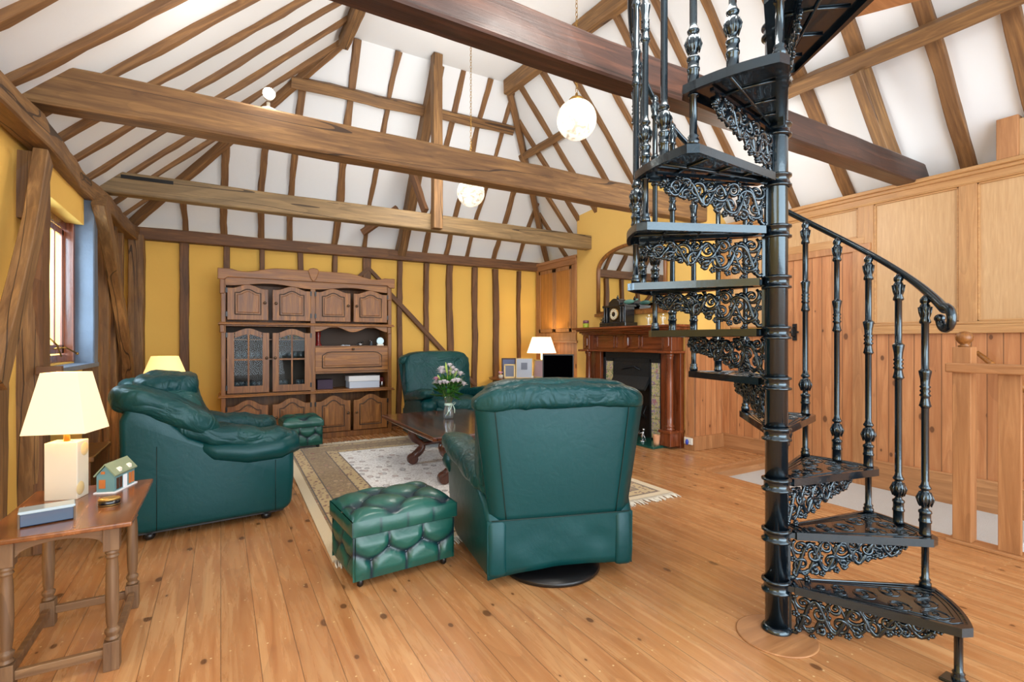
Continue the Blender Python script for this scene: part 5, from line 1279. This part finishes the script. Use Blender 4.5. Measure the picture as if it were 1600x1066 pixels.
t = thing('oval_tin', 'small oval black tin with a gold lid on the side table', 'tin', (-.415, 2.74, LZ), math.radians(10))
sc_ = Matrix.Diagonal((1, .72, 1, 1))
MB().lathe([(.038, 0), (.038, .022)], n=32, mt=sc_).build('tin_body', 'tin_black', t); MB().lathe([(.039, .022), (.039, .028), (.035, .031), (.02, .0315)], n=32, mt=sc_).build('lid', 'gold', t); MB().lathe([(.0385, .003), (.0385, .005)], n=32, mt=sc_, cap=False).build('gold_band', 'gold', t)

# low dark chest and corner lamp table behind the club armchair
t = thing('low_chest', 'low dark wooden chest between the window wall and the club armchair', 'chest', (-.86, 4.72, 0))
MB().box((-.09, -.3, .03), (.09, .3, .48)).build('chest_body', 'oak', t, bevel=.006); MB().box((-.11, -.32, .48), (.11, .32, .515)).build('chest_lid', 'oak', t, bevel=.008)
t = thing('corner_table', 'small round table behind the club armchair carrying a lit lamp', 'table', (-.50, 6.30, 0))
MB().lathe([(.24, .57), (.25, .58), (.25, .60), (.24, .605)], n=36).build('table_top', 'oak', t); MB().lathe([(.18, 0), (.18, .03), (.03, .06), (.035, .3), (.03, .57)], n=20).build('pedestal', 'oak', t)
def cone_lamp(label, loc, mat, r0, r1, z0, z1, e, base='white_gloss'):
    t = thing('table_lamp', label, 'table lamp', loc)
    MB().lathe([(.07, 0), (.075, .015), (.03, .03), (.05, .07), (.075, .13), (.07, .18), (.03, .235), (.016, .25), (.014, z0 + .02)], n=24).build('lamp_base', base, t)
    b = MB(); b.lathe([(r0, z0), (r1, z1), (r1 - .004, z1), (r0 - .004, z0), (r0, z0)], n=40, cap=False); b.build('lamp_shade', mat, t)
    point('table_lamp_light', (loc[0], loc[1], loc[2] + (z0 + z1) / 2), e, (1, .78, .42), .03)
cone_lamp('lit table lamp with cone shade in the corner behind the club armchair', (-.50, 6.30, .606), 'shade_b', .215, .12, .29, .55, 7)

# ------------------------------------------------------------------ half-round table, frames, lamp, television
t = thing('photo_table', 'half-hidden wooden table carrying photo frames and a lit lamp', 'table', (4.33, 7.12, 0))
MB().lathe([(.54, .69), (.555, .70), (.555, .715), (.54, .722)], n=48).build('table_top', 'mahog_h', t)
MB().lathe([(.22, 0), (.22, .03), (.05, .06), (.04, .2), (.06, .4), (.04, .5), (.05, .69)], n=20).build('pedestal', 'darkframe', t)
cone_lamp('lit table lamp with pale cone shade beside the television', (4.62, 6.98, .722), 'shade_c', .245, .155, .40, .665, 9)
def frame(label, loc, w, h, bw, fm, pm, rz=-30, lean=-10):
    t = thing('picture_frame', label, 'photo frame', loc, math.radians(rz))
    R = Matrix.Rotation(math.radians(lean), 4, 'X')
    b = MB()
    for q in ((-w / 2, 0, w / 2, bw), (-w / 2, h - bw, w / 2, h), (-w / 2, 0, -w / 2 + bw, h), (w / 2 - bw, 0, w / 2, h)): b.box((q[0], -.008, q[1]), (q[2], .008, q[3]), R)
    b.build('frame', fm, t)
    MB().box((-w / 2 + bw, -.002, bw), (w / 2 - bw, .004, h - bw), R).build('picture', pm, t)
    MB().box((-.02, .06, 0), (.02, .065, h * .6), Matrix.Rotation(math.radians(8), 4, 'X')).build('strut', 'darkframe', t)
    return t
frame('large dark-framed blue picture at the back of the photo table', (4.10, 7.17, .723), .24, .32, .022, 'darkframe', 'art_blue')
frame('small gilt photo frame standing before the dark-framed blue picture', (4.03, 7.02, .723), .18, .225, .022, 'gilt', 'art_grey')
f = frame('pale blue-white mounted photo frame in the middle of the photo table', (4.20, 6.85, .723), .27, .325, .012, 'gilt', 'card_blue', -34)
b = MB(); b.box((-.05, -.006, .14), (.05, -.002, .25), Matrix.Rotation(math.radians(-10), 4, 'X')); b.build('photograph', 'art_grey', f)
frame('pale wooden frame with a pink picture, partly behind the television', (4.43, 6.77, .723), .22, .30, .022, 'gilt', 'art_pink', -60)
t = thing('posy_pot', 'tiny white pot with pink flowers on the edge of the photo table', 'flower pot', (3.89, 7.06, .723))
MB().lathe([(.03, 0), (.04, .03), (.034, .055)], n=16).build('pot', 'white_gloss', t)
b = MB(); [b.ball((random.uniform(-.025, .025), random.uniform(-.02, .02), .07 + random.uniform(0, .03)), .014, 8, 6) for _ in range(7)]; b.build('flowers', 'petal_pink', t)
o = MB().lathe([(.02, 0), (.026, .045), (.023, .045), (.018, .005)], n=16).build('white_cup', 'white_gloss', loc=(4.24, 6.67, .723)); tag(o, 'tiny white cup in front of the pink picture', 'cup')
t = thing('television', 'black flat television standing beside the photo table', 'television', (4.02, 5.66, 0), math.radians(-32))
MB().box((-.215, -.012, .66), (.215, .030, 1.135)).build('casing', 'black', t, bevel=.004); MB().box((-.20, -.0135, .675), (.20, -.011, 1.12)).build('screen', 'tvblack', t)
MB().box((-.2, -.06, .62), (.2, .12, .68)).build('plinth', 'grey_plastic', t, bevel=.008)
t = thing('television_stand', 'low dark stand under the television', 'stand', (4.02, 5.66, 0), math.radians(-32))
MB().box((-.26, -.18, .0), (.26, .22, .60)).build('stand_body', 'oak', t, bevel=.006)
MB().box((-.28, -.20, .60), (.28, .24, .62)).build('stand_top', 'oak', t, bevel=.004)

# ------------------------------------------------------------------ fireplace
t = thing('fireplace', 'mahogany fireplace surround with columns and a tiled cast iron grate', 'fireplace', (4.93, 0, 0))
y0, y1 = 4.27, 6.02
def fbx(name, m, *bxs, bv=.004, par=None):
    b = MB()
    for P, Q in bxs: b.box(P, Q)
    return b.build(name, m, par or t, bevel=bv)
fbx('mantel_shelf', 'mahog_h', ((-.33, y0 - .15, 1.485), (0, y1 + .10, 1.515)), bv=.008)
fbx('bed_moulding', 'mahog_h', ((-.29, y0 - .11, 1.455), (0, y1 + .06, 1.487)), ((-.25, y0 - .07, 1.43), (0, y1 + .03, 1.457)), ((-.22, y0 - .03, 1.41), (0, y1 + .01, 1.432)), bv=.008)
fbx('frieze', 'mahog_h', ((-.12, y0 + .02, 1.19), (0, y1 - .02, 1.415)))
for (a, c) in ((y0 + .22, y0 + .60), (y0 + .64, y1 - .66), (y1 - .62, y1 - .24)):
    b = MB(); b.box((-.135, a, 1.215), (-.118, c, 1.235)); b.box((-.135, a, 1.375), (-.118, c, 1.395)); b.box((-.135, a, 1.215), (-.118, a + .02, 1.395)); b.box((-.135, c - .02, 1.215), (-.118, c, 1.395)); b.build('frieze_moulding', 'mahog_h', t, bevel=.003)
def lozenge(y, w=.05):
    b = MB(); b.prism([(y - w, 1.25), (y, 1.21), (y + w, 1.25), (y + w, 1.37), (y, 1.41), (y - w, 1.37)], 0, -.155, -.118); b.build('lozenge_block', 'mahog', t, bevel=.012)
lozenge((y0 + y1) / 2)
fbx('lower_shelf', 'mahog_h', ((-.16, y0 - .02, 1.165), (0, y1 + .02, 1.195)), ((-.27, y0 - .03, 1.165), (0, y0 + .20, 1.195)), ((-.27, y1 - .20, 1.165), (0, y1 + .03, 1.195)), bv=.006)
for s, yy in ((1, y0), (-1, y1)):
    yc = yy + s * .09
    fbx('corner_block', 'mahog', ((-.21, yc - .075, 1.195), (0, yc + .075, 1.41)))
    b = MB(); b.prism([(yc - .04, 1.25), (yc, 1.22), (yc + .04, 1.25), (yc + .04, 1.36), (yc, 1.39), (yc - .04, 1.36)], 0, -.225, -.205); b.build('lozenge_block', 'mahog', t, bevel=.008)
    fbx('pilaster', 'mahog', ((-.07, min(yc - .09, yc + .09), 0), (0, yc + .09, 1.17)), ((-.10, yc + s * .09, 0), (0, yc + s * .20, 1.17)))
    b = MB(); b.lathe([(.058, .22), (.060, .235), (.045, .245), (.056, .262), (.056, .275), (.044, .29), (.047, .40), (.044, .80), (.038, 1.09), (.044, 1.10), (.040, 1.11), (.052, 1.135), (.058, 1.165)], c=(-.16, yc, 0), n=28); b.build('column', 'mahog', t)
    fbx('plinth', 'mahog', ((-.24, yc - .085, 0.03), (0, yc + .085, .20)), ((-.255, yc - .10, .19), (0, yc + .10, .222)), bv=.006)
ia, ic = y0 + .30, y1 - .30
fbx('iron_frame', 'grate', ((-.055, ia, 0.03), (-.02, ia + .05, 1.165)), ((-.055, ic - .05, 0.03), (-.02, ic, 1.165)), ((-.055, ia, 1.08), (-.02, ic, 1.165)))
for a in (ia + .05, ic - .05 - .155):
    fbx('tile_strip', 'tiles', ((-.042, a, .05), (-.03, a + .155, 1.03)), bv=0)
fbx('iron_arch', 'grate', ((-.05, ia + .205, .03), (-.022, ia + .235, 1.08)), ((-.05, ic - .235, .03), (-.022, ic - .205, 1.08)), ((-.05, ia + .05, 1.03), (-.022, ic - .05, 1.085)))
fbx('firebox', 'black', ((-.018, ia, 0.03), (.0, ic, 1.165)), bv=0)
b = MB(); b.prism([(-.03, 1.03), (-.03, .78), (-.14, .66), (-.16, .68), (-.06, .86), (-.045, 1.03)], 1, ia + .235, ic - .235) if False else b.prism([(1.03, -.02), (.80, -.02), (.66, -.13), (.68, -.15), (.84, -.055), (1.03, -.045)], 1, ia + .235, ic - .235)
b.tube([(-.06, ia + .40, .93), (-.066, ia + .5, .97), (-.06, ic - .5, .95), (-.066, ic - .40, .93)], .012, 6)
b.build('hood', 'grate', t)
b = MB()
for k in range(7): b.tube([(-.05, ia + .29 + k * .06, .28), (-.10, ia + .29 + k * .06, .36), (-.05, ia + .29 + k * .06, .46)], .007, 6)
b.build('grate_bars', 'grate', t)
b = MB(); b.box((4.53, 4.40, 0), (4.93, 5.9, .03)); tag(b.build('hearth_slab', 'green_marble', bevel=.004), 'green marble hearth slab on the floor before the fireplace', 'hearth')
# mirror
t = thing('arched_mirror', 'wide arched mirror in a wooden frame above the mantel shelf', 'mirror', (4.925, 5.21, 0))
def arch(w, zb, zs, zt, n=20): return [(-w, zb), (w, zb)] + [(w * math.cos(PI * k / n), zs + (zt - zs) * math.sin(PI * k / n) ** .9) for k in range(n + 1)]
pts = arch(.66, 1.73, 2.34, 2.66); b = MB(); b.prism(pts, 0, -.018, -.012); b.build('mirror_glass', 'mirror', t)
b = MB(); b.tube([(-.025, y, z) for y, z in pts[1:] + pts[:2]], .026, 8, smooth=True); b.build('mirror_frame', 'oak', t)
MB().box((-.05, -.72, 1.68), (0, .72, 1.725)).build('mirror_base', 'oak', t, bevel=.006)
MB().prism(arch(.665, 1.72, 2.34, 2.665), 0, -.010, -.001).build('backing', 'darkframe', t)
# mantel clock
MZ = 1.516
t = thing('mantel_clock', 'black slate mantel clock with columns and a pale dial on the mantel shelf', 'clock', (4.75, 5.27, MZ))
MB().box((-.10, -.26, 0), (.12, .27, .055)).build('clock_base', 'slate_black', t, bevel=.006)
MB().box((-.06, -.21, .055), (.11, .21, .27)).build('clock_case', 'slate_black', t, bevel=.004)
b = MB(); b.box((-.08, -.23, .265), (.12, .23, .295)); b.box((-.07, -.11, .295), (.11, .11, .325)); b.prism([(-.11, .325)] + [(-.11 + .22 * k / 12, .325 + .06 * math.sin(PI * k / 12)) for k in range(13)] + [(.11, .325)], 0, -.07, .10); b.build('pediment', 'slate_black', t, bevel=.003)
for y in (-.19, -.14, .14, .19): MB().lathe([(.016, .055), (.013, .07), (.012, .25), (.017, .265)], c=(-.075, y, 0), n=14).build('column', 'slate_black', t)
b = MB(); b.lathe([(.088, 0), (.088, .010), (.075, .014)], n=32, mt=Matrix.Translation((-.06, 0, .17)) @ Matrix.Rotation(-PI / 2, 4, 'Y')); b.build('bezel', 'brass', t)
b = MB(); b.lathe([(.074, 0), (.074, .016)], n=32, mt=Matrix.Translation((-.06, 0, .17)) @ Matrix.Rotation(-PI / 2, 4, 'Y')); b.build('dial', 'cream_face', t)
b = MB(); b.lathe([(.034, 0), (.034, .018)], n=24, mt=Matrix.Translation((-.06, 0, .17)) @ Matrix.Rotation(-PI / 2, 4, 'Y'))
for k in range(12):
    a = k * PI / 6; b.cbox((-.0775, .060 * math.sin(a), .17 + .060 * math.cos(a)), (.002, .006, .014), None)
b.build('dial_centre_and_numerals', 'black', t)
b = MB(); b.tube([(-.082, 0, .17), (-.082, .025, .20)], .003, 4); b.tube([(-.082, 0, .17), (-.082, -.02, .225)], .002, 4); b.build('hands', 'brass', t)
b = MB(); b.lathe([(.014, .385), (.02, .40), (.008, .42), (.003, .44)], n=12, c=(0, 0, 0)); b.build('finial', 'slate_black', t)
t = thing('bronze_figure', 'small dark seated figure at the window end of the clock base', 'figurine', (4.68, 5.50, MZ + .056))
b = MB(); b.ball((0, 0, .03), (.016, .022, .03), 10, 7); b.ball((0, .0, .068), .012, 10, 7); b.tube([(0, .015, .05), (-.01, .04, .035), (-.01, .05, .06)], [.006, .005, .004], 6); b.tube([(0, -.01, .015), (-.02, .03, .01)], .008, 6); b.build('body', 'slate_black', t)
t = thing('enamel_jar', 'small green and red patterned glass jar at the window end of the mantel', 'jar', (4.72, 5.93, MZ))
MB().lathe([(.042, 0), (.045, .01), (.045, .065)], n=20).build('jar_body', plain('lime_glass', (176, 192, 60), .2, var=.7), t); MB().lathe([(.045, .065), (.045, .105), (.04, .11)], n=20).build('jar_rim', plain('rose_pattern', (160, 96, 110), .3, var=1.0), t)
t = thing('fish_ornament', 'pale green glass fish ornament lying on the clock', 'ornament', (4.76, 5.06, MZ + .296))
b = MB(); b.ball((0, 0, .035), (.03, .10, .032), 16, 10); b.tube([(0, -.09, .035), (0, -.13, .04), (0, -.16, .06)], [.014, .008, .022], 8, flat=.5); b.build('body', plain('pale_green_glass', (112, 172, 158), .12, coat=.5, var=.8), t)
for k, (y, lab) in enumerate(((4.66, 'white china figurine on the mantel behind the stair treads'), (4.42, 'second white china figurine at the stair end of the mantel'))):
    t = thing('china_figurine', lab, 'figurine', (4.72, y, MZ))
    b = MB(); b.lathe([(.022, 0), (.024, .008), (.010, .014)], n=14); b.tube([(0, 0, .01), (0, .006, .07), (0, -.004, .10)], [.010, .014, .010], 8); b.ball((0, -.004, .125), .012, 10, 8); b.tube([(0, 0, .10), (0, .03, .085), (0, .045, .11)], .005, 6); b.tube([(0, 0, .10), (0, -.035, .09), (0, -.03, .06)], .005, 6); b.build('body', 'white_gloss', t)
o = MB().lathe([(.032, 0), (.036, .03), (.046, .12), (.048, .125), (.041, .12), (.03, .01)], n=24).build('terracotta_cup', 'terracotta', loc=(4.66, 4.47, .031)); tag(o, 'pale terracotta cup on the green marble hearth', 'cup')
t = thing('hearth_ornament', 'small silvery figure on the hearth by the grate', 'ornament', (4.66, 4.70, .031))
b = MB(); b.lathe([(.04, 0), (.042, .01), (.015, .02)], n=14); b.tube([(0, 0, .015), (0, .01, .08), (0, -.01, .13)], [.016, .022, .010], 8); b.ball((0, -.012, .155), .017, 10, 8); b.tube([(0, 0, .12), (-.02, .05, .09), (0, .06, .14)], .007, 6); b.tube([(0, 0, .11), (-.02, -.05, .07), (0, -.05, .03)], .007, 6); b.build('figure', 'chrome', t)
